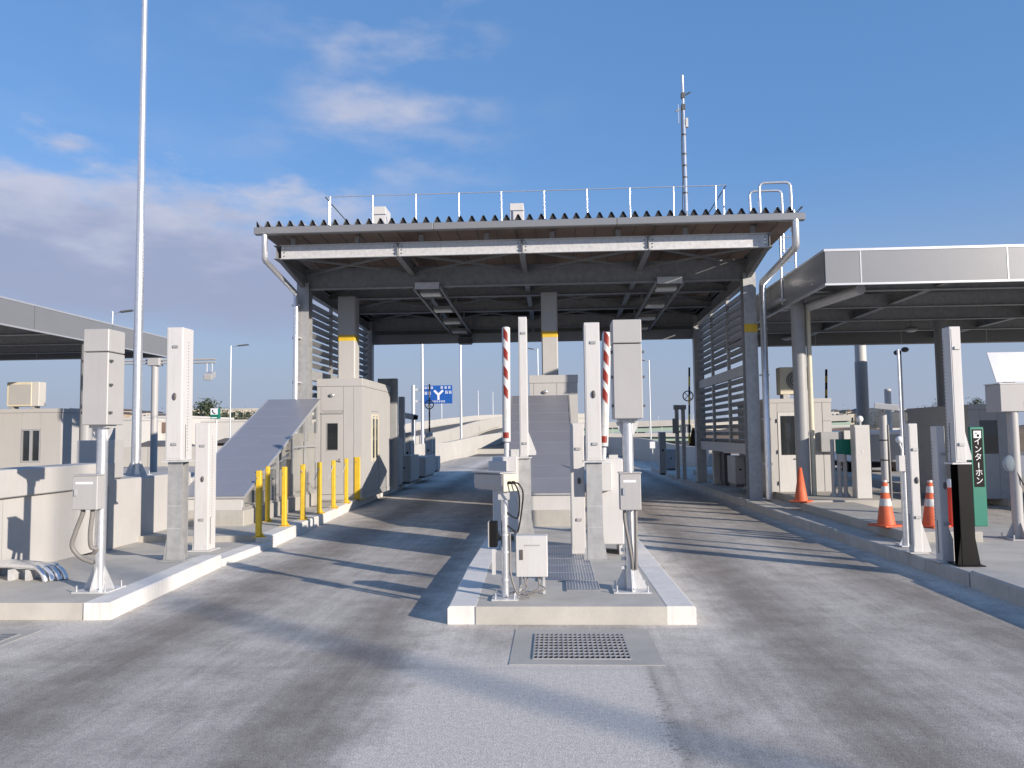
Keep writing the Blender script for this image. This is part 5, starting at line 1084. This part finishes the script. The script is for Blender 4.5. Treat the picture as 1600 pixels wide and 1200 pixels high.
# vegetation: trunk and limbs, crown of small leaf faces in uneven clumps
def tree(label, base, h, rad, m='leaf', n=1600, seed=0, shape='round', lean=.2):
    r = random.Random(seed); t = thing('tree', label, 'tree', base, group=None)
    tr = MB().tube([(0, 0, 0), (.05*h*lean, 0, h*.3), (.02, .03*h, h*.6), (0, 0, h*.9)], [h*.03, h*.022, h*.014, h*.004], 7)
    for i in range(7):
        a = r.uniform(0, 6.28); z = h*r.uniform(.25, .7); l_ = rad*r.uniform(.6, .95); tr.tube([(0, 0, z), (math.cos(a)*l_*.5, math.sin(a)*l_*.5, z+h*.06), (math.cos(a)*l_, math.sin(a)*l_, z+h*.13)], [h*.011, h*.007, h*.003], 5)
    tr.build('trunk', 'bark', t); q = MB(); cl = []
    for i in range(26):
        a = r.uniform(0, 6.28); f = r.random(); z = h*(.22+.75*f); env = rad*(1-.75*f if shape == 'cone' else math.sin(math.pi*(.15+.8*f)))
        rr_ = env*math.sqrt(r.random()); cl.append((Vector((rr_*math.cos(a), rr_*math.sin(a), z)), rad*r.uniform(.18, .36)))
    for i in range(n):
        c, s = cl[r.randrange(len(cl))]; p = c+Vector((r.gauss(0, s*.55), r.gauss(0, s*.55), r.gauss(0, s*.42))); d = Vector((r.gauss(0, 1), r.gauss(0, 1), r.gauss(0, 1))).normalized(); e = d.orthogonal().normalized(); l_ = h*r.uniform(.018, .04)
        q.quad(p, p+d*l_+e*l_*.4, p+d*l_*2, p+d*l_-e*l_*.4)
    q.build('crown', m, t); return t
def tb(px, y, z=-.3): v = P(px, 660, y); return (v.x, y, z)
tree('dark dense evergreen above the white halls on the left', tb(327, 150), P(327, 630, 150).z+.3, 5.2, seed=1, n=2600)
tree('low dark tree beside the telephone sign', tb(352, 150), P(352, 645, 150).z+.3, 5.0, seed=2); tree('low dark tree right of the telephone sign', tb(372, 155), P(372, 646, 155).z+.3, 5.4, seed=3); tree('low dark tree under the cream school', tb(396, 158), P(396, 648, 158).z+.3, 5.4, seed=4)
tree('bare brownish tree left of the tall sensor', tb(236, 120), P(236, 645, 120).z+.3, 3.4, 'leaf_brown', 700, 5); tree('bare brownish tree right of the gantry pole', tb(262, 125), P(262, 648, 125).z+.3, 3.2, 'leaf_brown', 600, 6)
tree('small dark shrub at the corner of the small left building', tb(101, 50), P(101, 668, 50).z+.3, 1.3, seed=7, n=900); tree('brown winter shrub near the small left building', tb(122, 47), P(122, 686, 47).z+.3, 1.6, 'leaf_brown', 1000, 8); tree('olive shrub below the grey signal box', tb(112, 44), P(112, 693, 44).z+.3, 1.1, seed=9, n=700)
tree('dark tree on the right skyline over the intercom sign', tb(1478, 210), P(1478, 628, 210).z+.3, 6.0, seed=10, n=1800); tree('dark tree on the right skyline behind the far booth', tb(1535, 210), P(1535, 625, 210).z+.3, 5.5, seed=11, n=1800)
for k, (px, pt) in enumerate(((1325, 640), (1368, 644), (1440, 641), (1230, 652))): tree(('dark tree among the town houses by the gantry column', 'dark tree among the town houses by the floodlight pole', 'dark tree below the pale apartment block', 'dark tree glimpsed beside the outdoor unit')[k], tb(px, 205+k*3), P(px, pt, 205).z+.3, 4, seed=12+k, n=900)
# soil bank beyond the right island
bk = MB(); 
for i in range(12):
    for j in range(4): pass
n_, m_ = 24, 5; vs = []
for j in range(m_):
    for i in range(n_): x = 14+i*2.2; vs.append((x, 70+j*3, -.3+[0, .9, 2.0, 2.3, 0][j]*(.8+.35*random.random())))
bk._add(vs, [(j*n_+i, j*n_+i+1, (j+1)*n_+i+1, (j+1)*n_+i) for j in range(m_-1) for i in range(n_-1)], True); struct(bk.build('soil_bank', 'soil'))
